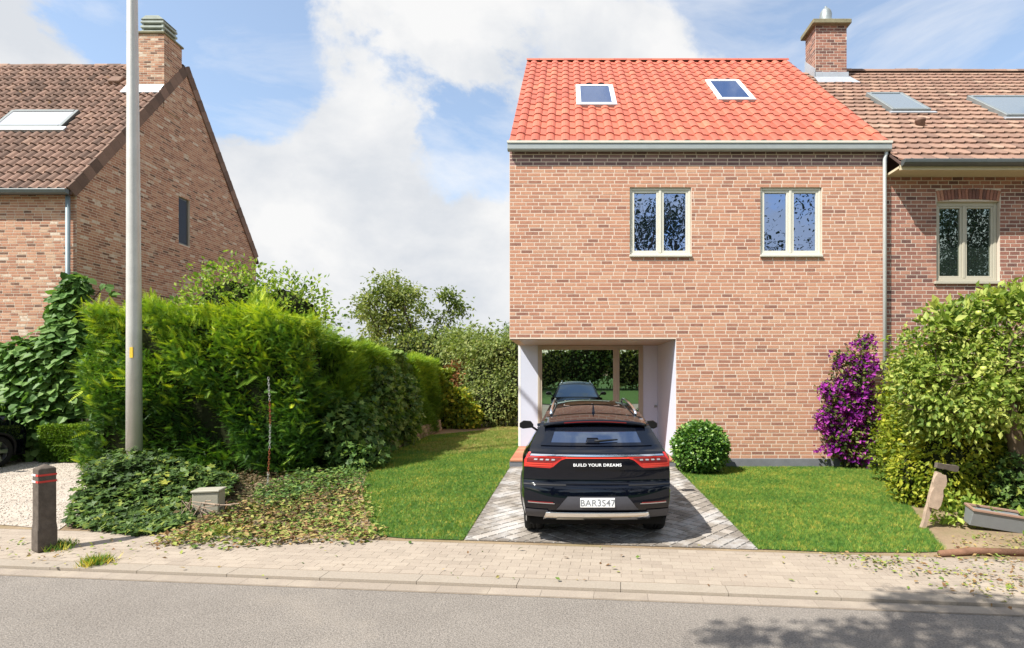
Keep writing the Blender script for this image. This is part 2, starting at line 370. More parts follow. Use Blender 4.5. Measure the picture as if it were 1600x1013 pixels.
def sprig(n, ln, wd, ang=.9, droop=.1):
    v = []; f = []
    for i in range(n):
        t = (i + .4) / n; l = ln * (1.05 - t * .75)
        for s in (-1, 1):
            b = len(v); c = np.array((0, t, -droop * t * t)); d = np.array((s * math.sin(ang), math.cos(ang), .12)) * l; w = np.array((0, wd, 0))
            v += [tuple(c - w * .6), tuple(c + d), tuple(c + w)]; f.append((b, b + 1, b + 2))
    b = len(v); v += [(-.012, 0, 0), (.012, 0, 0), (0, 1.08, -droop)]; f.append((b, b + 1, b + 2)); return v, f
YEW = sprig(9, .28, .05, 1.0, .12); THUJA = sprig(6, .42, .06, .55, .05)
def ellipsoid_pts(n, blobs, shell=.35):
    """points near the surface of several ellipsoids; returns p, outward"""
    w = np.array([b[3] * b[4] + b[4] * b[5] + b[3] * b[5] for b in blobs]); k = rng.choice(len(blobs), n, p=w / w.sum()); B = np.array(blobs)[k]
    d = unit(rng.normal(size=(n, 3))); r = 1 - shell * rng.random(n) ** 1.6
    r = r * (1 + .12 * rng.normal(size=n).clip(-1.5, 1.5))
    return B[:, :3] + d * B[:, 3:6] * r[:, None], unit(d / B[:, 3:6])
def leaves_on(name, n, blobs, tmpl, size, mat, parent, shell=.4, up=.5, droop=.2, cutz=0.02, tbase=None, spread=.9, keep=None, gaps=0):
    p, o = ellipsoid_pts(n, blobs, shell); m = p[:, 2] > cutz
    if keep is not None: m &= keep(p)
    if gaps: m &= (np.sin(p[:, 0] * 6.1 + 2 * np.sin(p[:, 2] * 4.7)) * np.sin(p[:, 2] * 6.9 + p[:, 0] * 2) + rng.normal(size=len(p)) * .35) > -gaps
    p, o = p[m], o[m]; n = len(p)
    ax = o + rng.normal(size=(n, 3)) * spread; ax[:, 2] -= droop; nr = o * .6 + np.array((0, 0, up)) + rng.normal(size=(n, 3)) * .45
    s = size * rng.uniform(.6, 1.25, n); t = rng.random(n) if tbase is None else np.clip(tbase(p, o) + rng.normal(size=n) * .15, 0, 1)
    return scatter(name, *tmpl, p, ax, nr, s, mat, parent, t)
def blobmesh(name, blobs, mat, parent, k=.8, sub=10, cutz=0):
    mb = MB()
    for cx, cy, cz, rx, ry, rz in blobs:
        b = len(mb.v)
        for i in range(sub + 1):
            th = math.pi * i / sub
            for j in range(sub * 2):
                ph = math.pi * j / sub; r = k * (1 + .1 * math.sin(3 * ph + cx * 7) * math.sin(2 * th + cy) + random.uniform(-.05, .05))
                mb.v.append((cx + rx * r * math.sin(th) * math.cos(ph), cy + ry * r * math.sin(th) * math.sin(ph), max(cutz, cz + rz * r * math.cos(th))))
        for i in range(sub):
            for j in range(sub * 2):
                a = b + i * sub * 2 + j; c = b + i * sub * 2 + (j + 1) % (sub * 2); mb.f.append((a, a + sub * 2, c + sub * 2, c))
    return mb.build(name, mat, parent)
def limbs(mb, p, d, ln, r, depth, tips, wander=.35, split=3, up=.15, shrink=.68, n=6):
    pts = [Vector(p)]; rad = [r]; q = Vector(p); d = Vector(d).normalized(); seg = 4
    for i in range(seg):
        d = (d + Vector([random.gauss(0, wander * .35) for _ in range(3)]) + Vector((0, 0, up * .2))).normalized(); q = q + d * ln / seg; pts.append(q.copy()); rad.append(r * (1 - .4 * (i + 1) / seg))
    mb.tube(pts, rad, n, cap=False)
    if depth == 0: tips.append((q.copy(), d.copy())); return
    if depth <= 2: tips.append((pts[2].copy(), d.copy()))
    for k in range(split):
        a = Vector([random.gauss(0, 1) for _ in range(3)]); a = (a - a.dot(d) * d).normalized()
        limbs(mb, q if k else pts[3], (d + a * random.uniform(.5, 1.0) + Vector((0, 0, up))).normalized(), ln * shrink * random.uniform(.8, 1.15), rad[-1] * .75, depth - 1, tips, wander, split, up, shrink, max(4, n - 1))
def tree(name, label, base, height, r, spread, leaf, size, nleaf, mat, bark, group=None, depth=3, split=3, lean=(0, 0), clump=.6, trunk_f=.35, up=.2, cat='tree', trans=None):
    t = thing(name, label, cat, base, group); mb = MB(); tips = []
    b = Vector(base); top = b + Vector((lean[0], lean[1], height * trunk_f))
    mb.tube([b - Vector((0, 0, .1)), b + (top - b) * .3, b + (top - b) * .7 + Vector((.04 * height * .3, 0, 0)), top], [r * 1.25, r, r * .85, r * .75], 10, cap=False)
    n0 = split + 2
    for k in range(n0):
        a = 2 * math.pi * (k + random.random() * .5) / n0
        limbs(mb, top - Vector((0, 0, random.random() * height * trunk_f * .3)), (math.cos(a) * spread, math.sin(a) * spread, random.uniform(.5, 1.1)), height * .30, r * .55, depth - 1, tips, .5, split, up)
    mb.build('trunk', bark, t, True)
    k = rng.integers(0, len(tips), nleaf); c = np.array([tuple(q[0]) for q in tips])[k]; p = c + rng.normal(size=(nleaf, 3)) * clump * np.array((1, 1, .7))
    o = unit(p - c); ax = o + rng.normal(size=(nleaf, 3)); ax[:, 2] -= .4; nr = rng.normal(size=(nleaf, 3)) * .6 + np.array((0, 0, 1.))
    m = p[:, 2] > b.z + .3
    cr_ = rng.random(len(tips))[k]
    scatter('crown', *leaf, p[m], ax[m], nr[m], (size * rng.uniform(.6, 1.3, nleaf))[m], mat, t, (.5 * rng.random(nleaf) + .5 * cr_)[m]); return t

# =================================================================== GROUND
SLP = -.098; ST = Vector((1, SLP, 0)).normalized(); SN = Vector((-ST.y, ST.x, 0))      # street direction and its inward normal
S0 = Vector((0, 4.975, 0))
def SP(u, v, z=0): return S0 + ST * u + SN * v + Vector((0, 0, z))
m_asph = groundmat('asphalt_worn', [(.3, (.222, .197, .172)), (.7, (.268, .240, .21))], sc=.9, fine=70, bstr=1.0, bdist=.015, fam=(.5, 1.5), patch=(.55, .54, .78, (.36, .31, .255), .6), patch2=(2.5, .68, .8, (.12, .11, .10), .3))
m_soil = groundmat('dry_soil', [(.3, (.20, .14, .085)), (.7, (.33, .25, .16))], sc=1.5, fine=60, patch=(1.2, .5, .7, (.12, .13, .04), .5))
m_sand = groundmat('pale_sand', [(.3, (.36, .29, .22)), (.7, (.48, .40, .31))], sc=1.2, fine=80, patch=(1.6, .55, .8, (.30, .20, .12), .5))
m_gravel = groundmat('gravel_bed', [(.3, (.42, .36, .30)), (.7, (.56, .49, .41))], sc=2, fine=110, bstr=1, fam=(.6, 1.3))
m_paver = piecemat('sidewalk_paver', [(0, (.30, .25, .20)), (.5, (.33, .275, .22)), (1, (.355, .30, .24))], sc=2, grain=(.82, 1.15), stain=(1.1, .48, .8, (.42, .355, .28), .7), fine=90)
m_joint = plain('sandy_joint', (.315, .262, .208), .98, .05, var=.2, sc=8, bstr=.6)
m_kerb = piecemat('kerb_concrete', [(0, (.31, .265, .215)), (1, (.33, .285, .23))], sc=2, grain=(.8, 1.15), stain=(2, .5, .8, (.25, .2, .15), .5), fine=80)
m_gutterstone = piecemat('gutter_stone', [(0, (.28, .235, .19)), (1, (.32, .27, .22))], sc=2, grain=(.8, 1.15), stain=(2, .5, .8, (.42, .36, .28), .6), fine=80)
m_drive = piecemat('driveway_paver', [(0, (.20, .175, .15)), (.4, (.27, .24, .205)), (.75, (.34, .30, .26)), (1, (.42, .39, .35))], sc=2.5, grain=(.7, 1.25), bstr=.7,
                   stain=(1.7, .48, .62, (.50, .49, .48), .6), fine=45)
m_drive_j = plain('driveway_joint', (.46, .45, .43), .98, .05, var=.25, sc=6)
m_turf = groundmat('turf_base', [(.3, (.035, .085, .018)), (.7, (.065, .12, .025))], sc=3, fine=60)

g = 260
mb = MB().add([(-g, -g, -.06), (g, -g, -.06), (g, g, -.06), (-g, g, -.06)], [(0, 1, 2, 3)]); tag(mb.build('terrain', m_soil), kind='structure')
def sheet(name, pts, z, mat, parent=None, nz=1):
    v = [(p[0], p[1], z) for p in pts]; o = mobj(name, v, [tuple(range(len(v)))], mat, parent); return o
a, b, c, d = SP(-90, -6.4), SP(90, -6.4), SP(90, 0), SP(-90, 0)
tag(sheet('road', [a, b, c, d], -.045, m_asph), kind='structure')
a, b, c, d = SP(-90, -60), SP(90, -60), SP(90, -6.4), SP(-90, -6.4)
tag(sheet('grass_verge', [a, b, c, d], -.03, m_turf), kind='structure')
# the yard ground, level with the footway
a, b, c, d = SP(-60, 1.42), SP(60, 1.42), SP(60, 60), SP(-60, 60)
tag(sheet('yard_ground', [a, b, c, d], -.006, m_soil), kind='structure')
gv = [G(-500, 822), G(0, 822), G(100, 822), G(180, 775), G(165, 720), G(140, 700), G(-900, 700)]
gv = [Vector((-30, 8.6, 0)), G(-260, 818), G(0, 820), G(92, 828), G(160, 780), G(172, 742), G(150, 717), G(100, 714), G(-700, 705)]
gravel = tag(sheet('gravel_drive', gv, .002, m_gravel), kind='structure')
# gutter, kerb and footway pieces
fw = mobj('footway', *(lambda q: ([q[0], q[1], q[2], q[3]], [(0, 1, 2, 3)]))([SP(-60, .36, -.012), SP(60, .36, -.012), SP(60, 1.52, -.012), SP(-60, 1.52, -.012)]), m_joint); tag(fw, kind='structure')
Ms = []; row = 0; vv = .372
while vv < 1.42:
    u = -14 + (row % 2) * .11
    while u < 9.5:
        Ms.append(frame(SP(u, vv + .05, -.03 + random.uniform(0, .0012)), ST * .2125, Vector((0, 0, .022)), -SN * .0995)); u += .2165
    vv += .1035; row += 1
PAV = np.array([(-.5, 0, -.5), (.5, 0, -.5), (.5, 0, .5), (-.5, 0, .5), (-.5, 1, -.5), (.5, 1, -.5), (.5, 1, .5), (-.5, 1, .5)]); PAVF = np.array([(4, 7, 6, 5), (0, 4, 5, 1), (1, 5, 6, 2), (2, 6, 7, 3), (3, 7, 4, 0)])
pieces('paver', 'paver_rows', fw, PAV, PAVF, Ms, [random.random() for _ in Ms], m_paver)
kerb = mobj('kerb', [SP(-60, .17, -.02), SP(60, .17, -.02), SP(60, .36, -.02), SP(-60, .36, -.02)], [(0, 1, 2, 3)], m_joint); tag(kerb, kind='structure')
Ms = []; u = -15.0
while u < 10: Ms.append(frame(SP(u, .262, -.1), ST * .994, Vector((0, 0, .094)), -SN * .185)); u += 1.0
pieces('kerbstone', 'kerbstones', kerb, PAV, PAVF, Ms, [random.random() for _ in Ms], m_kerb)
gut = mobj('gutter_strip', [SP(-60, 0, -.042), SP(60, 0, -.042), SP(60, .168, -.042), SP(-60, .168, -.042)], [(0, 1, 2, 3)], m_joint); tag(gut, kind='structure')
Ms = []; u = -15.0
while u < 10: Ms.append(frame(SP(u, .085, -.1), ST * .497, Vector((0, 0, .066)), -SN * .155)); u += .5
pieces('gutter_stone', 'gutter_stones', gut, PAV, PAVF, Ms, [random.random() for _ in Ms], m_gutterstone)
# driveway of diagonal pavers
DX0, DX1, DY0, DY1 = -1.25, 2.42, 6.0, 11.98
def front_y(x): return 4.975 + SLP * x + 1.50 * math.sqrt(1 + SLP * SLP)
drv = mobj('driveway', [(DX0, front_y(DX0), .004), (DX1 - .2, front_y(DX1), .004), (DX1, DY1, .004), (DX0, DY1, .004)], [(0, 1, 2, 3)], m_drive_j); tag(drv, kind='structure')
def clip_poly(poly, a, b):  # keep left of a->b
    out = []; side = lambda p: (b[0] - a[0]) * (p[1] - a[1]) - (b[1] - a[1]) * (p[0] - a[0])
    for i, p in enumerate(poly):
        q = poly[(i + 1) % len(poly)]; s, t = side(p), side(q)
        if s >= 0: out.append(p)
        if s * t < 0: k = s / (s - t); out.append((p[0] + (q[0] - p[0]) * k, p[1] + (q[1] - p[1]) * k))
    return out
cor = [(DX0, front_y(DX0)), (DX1 - .2, front_y(DX1)), (DX1, DY1), (DX0, DY1)]
Ms = []; ts = []; edge = MB(); D = .20; h = .046
for i in range(-60, 60):
    for j in range(-60, 60):
        cx = .6 + (i - j) * D * .5 * 1.05; cy = 9 + (i + j) * D * .5 * 1.15
        if not (DX0 - .2 < cx < DX1 + .2 and 5.8 < cy < 12.2): continue
        a_ = D * .5 * 1.05 - .010; b_ = D * .5 * 1.15 - .011; poly = [(cx - a_, cy), (cx, cy - b_), (cx + a_, cy), (cx, cy + b_)]; cl = poly
        for k in range(4): cl = clip_poly(cl, cor[k], cor[(k + 1) % 4]) if cl else cl
        if len(cl) < 3: continue
        if all(any(abs(p[0] - q[0]) < 1e-6 and abs(p[1] - q[1]) < 1e-6 for q in cl) for p in poly) and len(cl) == 4:
            Ms.append(Matrix.Translation((cx, cy, random.uniform(0, .003)))); ts.append(random.random())
        else: edge.prism([(p[0], p[1], .002) for p in cl], (0, 0, .012))
a_ = D * .5 * 1.05 - .010; b_ = D * .5 * 1.15 - .011
tv = [(-a_, 0, 0), (0, -b_, 0), (a_, 0, 0), (0, b_, 0), (-a_ * .96, 0, .016), (0, -b_ * .94, .016), (a_ * .96, 0, .016), (0, b_ * .94, .016)]
tf = [(4, 5, 6, 7), (0, 1, 5, 4), (1, 2, 6, 5), (2, 3, 7, 6), (3, 0, 4, 7)]
CARHIDE = lambda x, y: 818 < x < 1046 and y < 830
pieces('paver', 'paver_field', drv, tv, tf, Ms, ts, m_drive, hide=CARHIDE)
o = edge.build('edge_pavers', m_drive, drv); o['kind'] = 'stuff'
# gravel stones
def in_poly(P_, poly):
    x, y = P_[:, 0], P_[:, 1]; ins = np.zeros(len(x), bool); n = len(poly)
    for i in range(n):
        x1, y1 = poly[i][0], poly[i][1]; x2, y2 = poly[(i + 1) % n][0], poly[(i + 1) % n][1]
        c = ((y1 > y) != (y2 > y)) & (x < (x2 - x1) * (y - y1) / (y2 - y1 + 1e-9) + x1); ins ^= c
    return ins
def rand_in(poly, n):
    a = np.array([(p[0], p[1]) for p in poly]); q = rng.uniform(a.min(0), a.max(0), (n, 2)); return q[in_poly(q, poly)]
q = rand_in(gv, 60000); q = q[q[:, 0] > -16]; n = len(q); p = np.column_stack([q, np.full(n, .004)])
OCT = ([(1, 0, 0), (0, 1, 0), (-1, 0, 0), (0, -1, 0), (0, 0, .7)], [(0, 1, 4), (1, 2, 4), (2, 3, 4), (3, 0, 4)])
m_peb = piecemat('gravel_stone', [(0, (.30, .25, .20)), (.5, (.50, .43, .36)), (1, (.66, .60, .52))], sc=3, bstr=.1)
up_ = np.tile(np.array((0, 0, 1.)), (n, 1)); rx = rng.normal(size=(n, 3)); rx[:, 2] *= .2
tag(scatter('gravel_stones', *OCT, p, rx, up_, rng.uniform(.008, .018, n), m_peb), 'loose pale gravel stones covering the drive at left', 'gravel', kind='stuff')
# lawns
lawn_l = [(-1.27, front_y(-1.27)), (-1.27, 12), (-1.27, 19.9), (-3.2, 20.2), (-4.7, 18.6), G(612, 704), G(590, 722), G(572, 745), G(566, 770), G(575, 810), G(592, 838), (-2.0, front_y(-2.0))]
lawn_r = [(2.22, front_y(2.2)), (3.0, front_y(3.0) - .03), (4.0, front_y(4) + .05), G(1478, 862), G(1455, 835), G(1425, 795), G(1400, 765), (6.95, 11.0), (7.1, 11.98), (2.42, 11.98)]
m_grass = leafmat('lawn_grass', [(.12, (.05, .15, .035)), (.42, (.11, .25, .05)), (.64, (.21, .33, .06)), (.88, (.50, .44, .11))], .6, .3)
for nm, poly, lab, n in (('lawn', lawn_l, 'thick green grass of the lawn left of the driveway', 130000), ('lawn', lawn_r, 'thick green grass of the lawn right of the driveway', 120000)):
    tag(sheet(nm, poly, .004, m_turf), kind='structure')
    q = rand_in(poly, n)
    if poly is lawn_l: q = q[(q[:, 1] < 14) | (rng.random(len(q)) < .6)]
    n = len(q); q = q + rng.normal(size=(n, 2)) * .012
    q[:, 1] += 0; k = len(q); p = np.column_stack([q, np.full(k, .003)])
    BL = ([(-.07, 0, 0), (.07, 0, 0), (.05, 1, .2), (-.2, .1, .02), (-.1, .05, 0), (-.35, .8, -.1), (.2, 0, 0), (.3, .05, 0), (.5, .75, .1)], [(0, 1, 2), (3, 4, 5), (6, 7, 8)])
    ax = rng.normal(size=(k, 3)) * .5; ax[:, 2] = 1.0; nr = rng.normal(size=(k, 3)); nr[:, 2] *= .2
    tag(scatter('grass', *BL, p, ax, nr, rng.uniform(.028, .055, k), m_grass, None, np.clip(rng.beta(1.3, 1.8, k) + .12 * (rng.random(k) > .85), 0, 1)), lab, 'grass', kind='stuff')

# =================================================================== MAIN HOUSE
HX0, HX1, HY0, HZ = -1.27, 7.13, 12.0, 7.06       # front wall
RY, RZ = 17.35, 12.2                              # ridge
house = thing('brick_house', 'tall salmon brick house with bright orange tiled roof above the driveway', 'house', (3, 14, 0))
def px2x(px, Y=12.0): return (px - CX) * Y / F
def py2z(py, Y=12.0): return CAMZ + (HY - py) * Y / F
PX1 = px2x(1056); PZ = py2z(530)
wins = [(px2x(984), px2x(1080), py2z(402), py2z(293)), (px2x(1188), px2x(1284), py2z(402), py2z(293))]
holes = [(HX0 - .01, PX1, -1, PZ)] + wins
mb = MB(); wallboxes(mb, (0, HY0, 0), (1, 0, 0), (0, -1, 0), HX0, HX1, 0, HZ + .1, [(HX0, PX1, 0, PZ)] + wins, .18)
# sides, back and floors
mb.box((HX0, HY0 + .18, PZ), (HX0 + .18, 22.7, HZ + .1)); mb.box((HX0 + .003, 14.62, 0), (HX0 + .18, 22.7, PZ - .001)); mb.box((HX1 - .18, HY0 + .18, 0), (HX1, 22.7, HZ + .1)); mb.box((HX0 + .18, 22.52, 0), (HX1 - .18, 22.7, HZ + .1))
for x in (HX0, HX1 - .18): mb.prism([(x, HY0 + .2, HZ + .1), (x, RY, RZ - .16), (x, 22.6, HZ + .1)], (.18, 0, 0))
mb.build('wall', m_mortar, house)
SLOPE = (RZ - (HZ + .12)) / (RY - 11.86)
# bricks of the front, apart from the band coloured darker as the gutter's shadow
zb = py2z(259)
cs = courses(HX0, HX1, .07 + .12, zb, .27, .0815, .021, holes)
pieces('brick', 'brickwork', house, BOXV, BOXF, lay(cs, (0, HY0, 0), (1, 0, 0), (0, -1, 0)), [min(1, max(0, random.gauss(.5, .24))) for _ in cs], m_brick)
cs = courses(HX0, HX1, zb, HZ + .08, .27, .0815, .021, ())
pieces('shade_brick', 'shade_brick_band', house, BOXV, BOXF, lay(cs, (0, HY0, 0), (1, 0, 0), (0, -1, 0)), [random.random() for _ in cs], m_brick_shade, limit=300)
# brick side wall (left) as joined courses
def clipm(z):
    if z < HZ + .1: return (HY0 + .02, 22.6)
    k = (z - HZ - .1) / (RZ - .16 - HZ - .1); return (HY0 + .2 + k * (RY - HY0 - .2), 22.6 - k * (22.6 - RY))
cs = courses(HY0, 22.6, PZ, RZ - .2, .27, .0815, .021, (), clipm)
pieces('side_brick', 'side_brickwork', house, BOXV, BOXF, lay(cs, (HX0, 0, 0), (0, 1, 0), (-1, 0, 0)), [random.random() for _ in cs], m_brick, limit=0)
MB().box((PX1 + .003, HY0 - .03, 0), (HX1, HY0 + .05, .19)).build('plinth', m_plinth, house, bevel=.005)
MB().box((HX0 + .004, HY0 + .004, PZ - .006), (PX1, HY0 + .18, PZ - .001)).build('dark_lintel_cover', m_lintel_cover, house)  # added dark cover hides the bounce-lit underside of the opening
# entrance recess
BY = 14.4
MB().box((HX0, HY0 + .181, PZ + .001), (PX1 + .3, BY + .3, PZ + .14)).build('soffit', m_trim_t, house)
mb = MB().box((HX0 + .01, BY, .16), (px2x(841, BY), BY + .2, PZ)); mb.build('recess_wall', m_render, house)
MB().box((px2x(1005, BY), BY, .16), (px2x(1029, BY), BY + .2, PZ)).build('recess_wall', m_render, house)
MB().box((HX0 - .02, BY - .003, .16), (HX0 + .045, BY + .25, PZ)).build('corner_bead', m_white_r, house)
MB().box((PX1 - .001, HY0 + .01, .16), (PX1 + .05, BY + .2, PZ)).build('recess_side_wall', m_render, house)
dm = MB().box((px2x(1029, BY), BY - .01, .16), (px2x(1031.5, BY), BY + .1, PZ)); dm.build('door_edge', m_dark, house)
MB().box((px2x(1031.5, BY), BY - .02, .17), (PX1 - .001, BY + .05, PZ)).build('side_door', m_render, house, bevel=.01)
MB().box((px2x(1022, BY), BY - .05, 1.2), (px2x(1026.5, BY), BY - .004, 1.26)).build('door_handle', m_cowl, house, bevel=.01)
# step: slab with terracotta tiles
st = MB().box((HX0, HY0 + .01, 0), (PX1 - .004, BY + .2, .125)).build('step', m_plinth, house)
Ms = []; nx, ny = 9, 8; w = (PX1 - .004 - HX0) / nx; dl = (BY - HY0) / ny
for i in range(nx):
    for j in range(ny): Ms.append(frame(Vector((HX0 + (i + .5) * w, HY0 - .01 + (j + .5) * dl, .126)), (w - .012, 0, 0), (0, 0, .033), (0, -(dl - .012), 0)))
m_tt = piecemat('terracotta_paving', [(0, (.40, .15, .085)), (1, (.56, .25, .14))], sc=3, rough=.55, bstr=.1)
pieces('floor_tile', 'floor_tiles', st, PAV, PAVF, Ms, [random.random() for _ in Ms], m_tt)
# ground-floor window (reflects lawn, trees and the car)
def window(parent, x0, x1, z0, z1, Y, mat, glass, bars, fw_=.065, dep=.07, tilt=0.0, name='window', sash=.045, lift=0):
    """bars: list of x positions of mullions (centre)"""
    f = MB()
    f.box((x0, Y, z0), (x0 + fw_, Y + dep, z1)); f.box((x1 - fw_, Y, z0), (x1, Y + dep, z1))
    f.box((x0 + fw_, Y, z1 - fw_), (x1 - fw_, Y + dep, z1)); f.box((x0 + fw_, Y, z0), (x1 - fw_, Y + dep, z0 + fw_))
    for bx in bars: f.box((bx - .03, Y - .004, z0 + fw_), (bx + .03, Y + dep, z1 - fw_))
    fr = f.build(name, mat, parent, bevel=.006)
    xs = [x0 + fw_] + [v for bx in bars for v in (bx - .03, bx + .03)] + [x1 - fw_]
    for a, b in zip(xs[::2], xs[1::2]):
        s = MB(); zz0, zz1 = z0 + fw_, z1 - fw_
        s.box((a, Y + .015, zz0), (a + sash, Y + dep - .012, zz1)); s.box((b - sash, Y + .015, zz0), (b, Y + dep - .012, zz1))
        s.box((a + sash, Y + .015, zz1 - sash), (b - sash, Y + dep - .012, zz1)); s.box((a + sash, Y + .015, zz0), (b - sash, Y + dep - .012, zz0 + sash))
        s.build('sash', mat, fr, bevel=.005)
        t = math.tan(tilt) * (zz1 - zz0) / 2; yy = Y + .05
        MB().add([(a + sash - .002, yy + t, zz0 + sash - .002), (b - sash + .002, yy + t, zz0 + sash - .002), (b - sash + .002, yy - t, zz1 - sash + .002), (a + sash - .002, yy - t, zz1 - sash + .002)], [(0, 1, 2, 3)]).build('pane', glass, fr)
    return fr
window(house, px2x(840, BY) + .005, px2x(1005, BY) - .005, .165, PZ - .003, BY - .02, m_trim_t, m_glass_g, [px2x(963, BY)], fw_=.06, dep=.09, tilt=R(.9), sash=.055)
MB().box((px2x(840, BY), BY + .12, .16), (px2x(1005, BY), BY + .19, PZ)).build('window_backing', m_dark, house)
for k, (a, b, c, d) in enumerate(wins):
    window(house, a + .004, b - .004, c + .05, d - .004, HY0 + .035, m_trim, m_glass, [(a + b) / 2], fw_=.05, dep=.08, sash=.055, name='window')
    MB().box((a - .01, HY0 - .05, c), (b + .01, HY0 + .12, c + .048)).build('sill', m_trim, house, bevel=.006)
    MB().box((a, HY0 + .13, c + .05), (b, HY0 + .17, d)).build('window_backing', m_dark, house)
# roof
eY, eZ = 11.86, HZ + .12
Ls = math.hypot(RY - eY, RZ - eZ); sd_ = Vector((0, RY - eY, RZ - eZ)) / Ls; sn = Vector((0, -(RZ - eZ), RY - eY)) / Ls
rb = MB().add([(HX0, eY, eZ - .03), (HX1, eY, eZ - .03), (HX1, RY, RZ - .03), (HX0, RY, RZ - .03), (HX0, 22.85, eZ - .03), (HX1, 22.85, eZ - .03),
               (HX0, eY, eZ - .045), (HX1, eY, eZ - .045), (HX1, RY, RZ - .16), (HX0, RY, RZ - .16), (HX0, 22.85, eZ - .16), (HX1, 22.85, eZ - .16)],
              [(0, 1, 2, 3), (3, 2, 5, 4), (7, 6, 9, 8), (8, 9, 10, 11), (0, 6, 7, 1), (0, 3, 9, 6), (3, 4, 10, 9), (1, 7, 8, 2), (2, 8, 11, 5), (4, 5, 11, 10)])
roof = rb.build('roof', m_tile_edge, house)
def tile_template(prof, ln, th, lift):
    """prof: (x,z) across, unit width 1; length along y 0..ln; lower end (y=0) lifted; with a front lip"""
    v = [(x, 0, z + lift) for x, z in prof] + [(x, ln, z) for x, z in prof] + [(x, .0, z + lift - th) for x, z in prof]; n = len(prof)
    f = [(i, i + 1, n + i + 1, n + i) for i in range(n - 1)] + [(2 * n + i, 2 * n + i + 1, i + 1, i) for i in range(n - 1)]; return v, f
def roof_tiles(parent, x0, x1, Lsl, eorg, sdv, snv, cw, rl, tmpl, mat, holes_=(), hide=None, stagger=False, nm='roof_tile', rest='roof_tiles', limit=300, smooth=False):
    nc = int(round((x1 - x0) / cw)); cw = (x1 - x0) / nc; nr = int(round(Lsl / rl)); rl = Lsl / nr; Ms = []
    for r in range(nr):
        for c in range(nc + (1 if stagger and r % 2 else 0)):
            x = x0 + (c + .5 - (.5 if stagger and r % 2 else 0)) * cw; s = r * rl
            if any(h[0] < x < h[1] and h[2] + .05 < s + rl * .5 < h[3] + rl * .2 for h in holes_): continue
            if stagger and r % 2 and (c == 0 or c == nc): wsc = .5; x = x0 + cw * .25 if c == 0 else x1 - cw * .25
            else: wsc = 1
            o = Vector((x, eorg[1], eorg[2])) + sdv * s + snv * random.uniform(0, .004)
            rz = random.gauss(0, .006); xx = Vector((1, 0, 0)) + sdv * rz
            Ms.append(frame(o, xx * cw * wsc, sdv * rl, snv))
    pieces(nm, rest, parent, tmpl[0], tmpl[1], Ms, [min(1, max(0, random.gauss(.5, .22))) for _ in Ms], mat, hide, limit, smooth)
prof = [(-.5, .012), (-.12, .0)] + [(-.12 + .62 * (1 - math.cos(math.pi * k / 6)) / 2, .06 * math.sin(math.pi * k / 6) + .0) for k in range(1, 6)] + [(.5, .012)]
BARREL = tile_template(prof, 1.10, .012, .022)
def roofpt(px, py): # where the view ray meets the roof plane -> (x, s)
    k = (HY - py) / F; m = (RZ - eZ) / (RY - eY); Y = (eZ - m * eY - CAMZ) / (k - m); return ((px - CX) * Y / F, (Y - eY) / sd_.y)
def rooflight(parent, x0, x1, s0, s1, org, sdv, snv, fmat, gmat, w=.09, hgt=.07, name='rooflight'):
    M_ = frame(Vector((0, org[1], org[2])), (1, 0, 0), sdv, snv); f = MB()
    f.tbox(M_, (x0, s0, -.02), (x0 + w, s1, hgt)); f.tbox(M_, (x1 - w, s0, -.02), (x1, s1, hgt)); f.tbox(M_, (x0 + w, s0, -.02), (x1 - w, s0 + w, hgt)); f.tbox(M_, (x0 + w, s1 - w, -.02), (x1 - w, s1, hgt + .01))
    fr = f.build(name, fmat, parent, bevel=.008)
    MB().tbox(M_, (x0 + w - .002, s0 + w - .002, .0), (x1 - w + .002, s1 - w + .002, hgt - .008)).build('pane', gmat, fr); return fr
rl_h = []
for (xa, ya, xb, yb) in ((901, 168, 964, 138), (1122, 160, 1180, 130)):
    x0_, s0_ = roofpt(xa, ya); x1_, _ = roofpt(xb, ya); _, s1_ = roofpt(xa, yb)
    rl_h.append((x0_, x1_, s0_, s1_)); fr = rooflight(house, x0_, x1_, s0_, s1_, (0, eY, eZ), sd_, sn, m_trim_w, m_glass_roof, w=.12, hgt=.092)
    MB().tbox(frame(Vector((0, eY, eZ)), (1, 0, 0), sd_, sn), (x0_ - .01, s0_ - .05, -.01), (x1_ + .01, s0_ - .002, .085)).build('apron', m_lead, fr)
roof_tiles(roof, HX0 + .005, HX1 - .005, Ls - .02, (0, eY, eZ - .01), sd_, sn, .336, .46, BARREL, m_tile, [(a + .06, b - .06, c, d) for a, b, c, d in rl_h], smooth=False, limit=300)
Ms = [frame(Vector((HX0 + (i + .5) * .4, RY, RZ - .03)), (.41, 0, 0), (0, 1, 0), (0, 0, 1)) for i in range(21)]
rv = [(x, .13 * math.cos(a), .11 * math.sin(a)) for x in (-.5, .5) for a in [math.pi * k / 6 for k in range(7)]]; rf = [(i, i + 1, i + 8, i + 7) for i in range(6)]
pieces('ridge_tile', 'ridge_tiles', roof, rv, rf, Ms, [random.random() for _ in Ms], m_tile)
MB().box((HX0 - .015, eY + .02, eZ - .10), (HX0 - .001, eY + .05, eZ - .02)).build('verge_end', m_trim, roof)
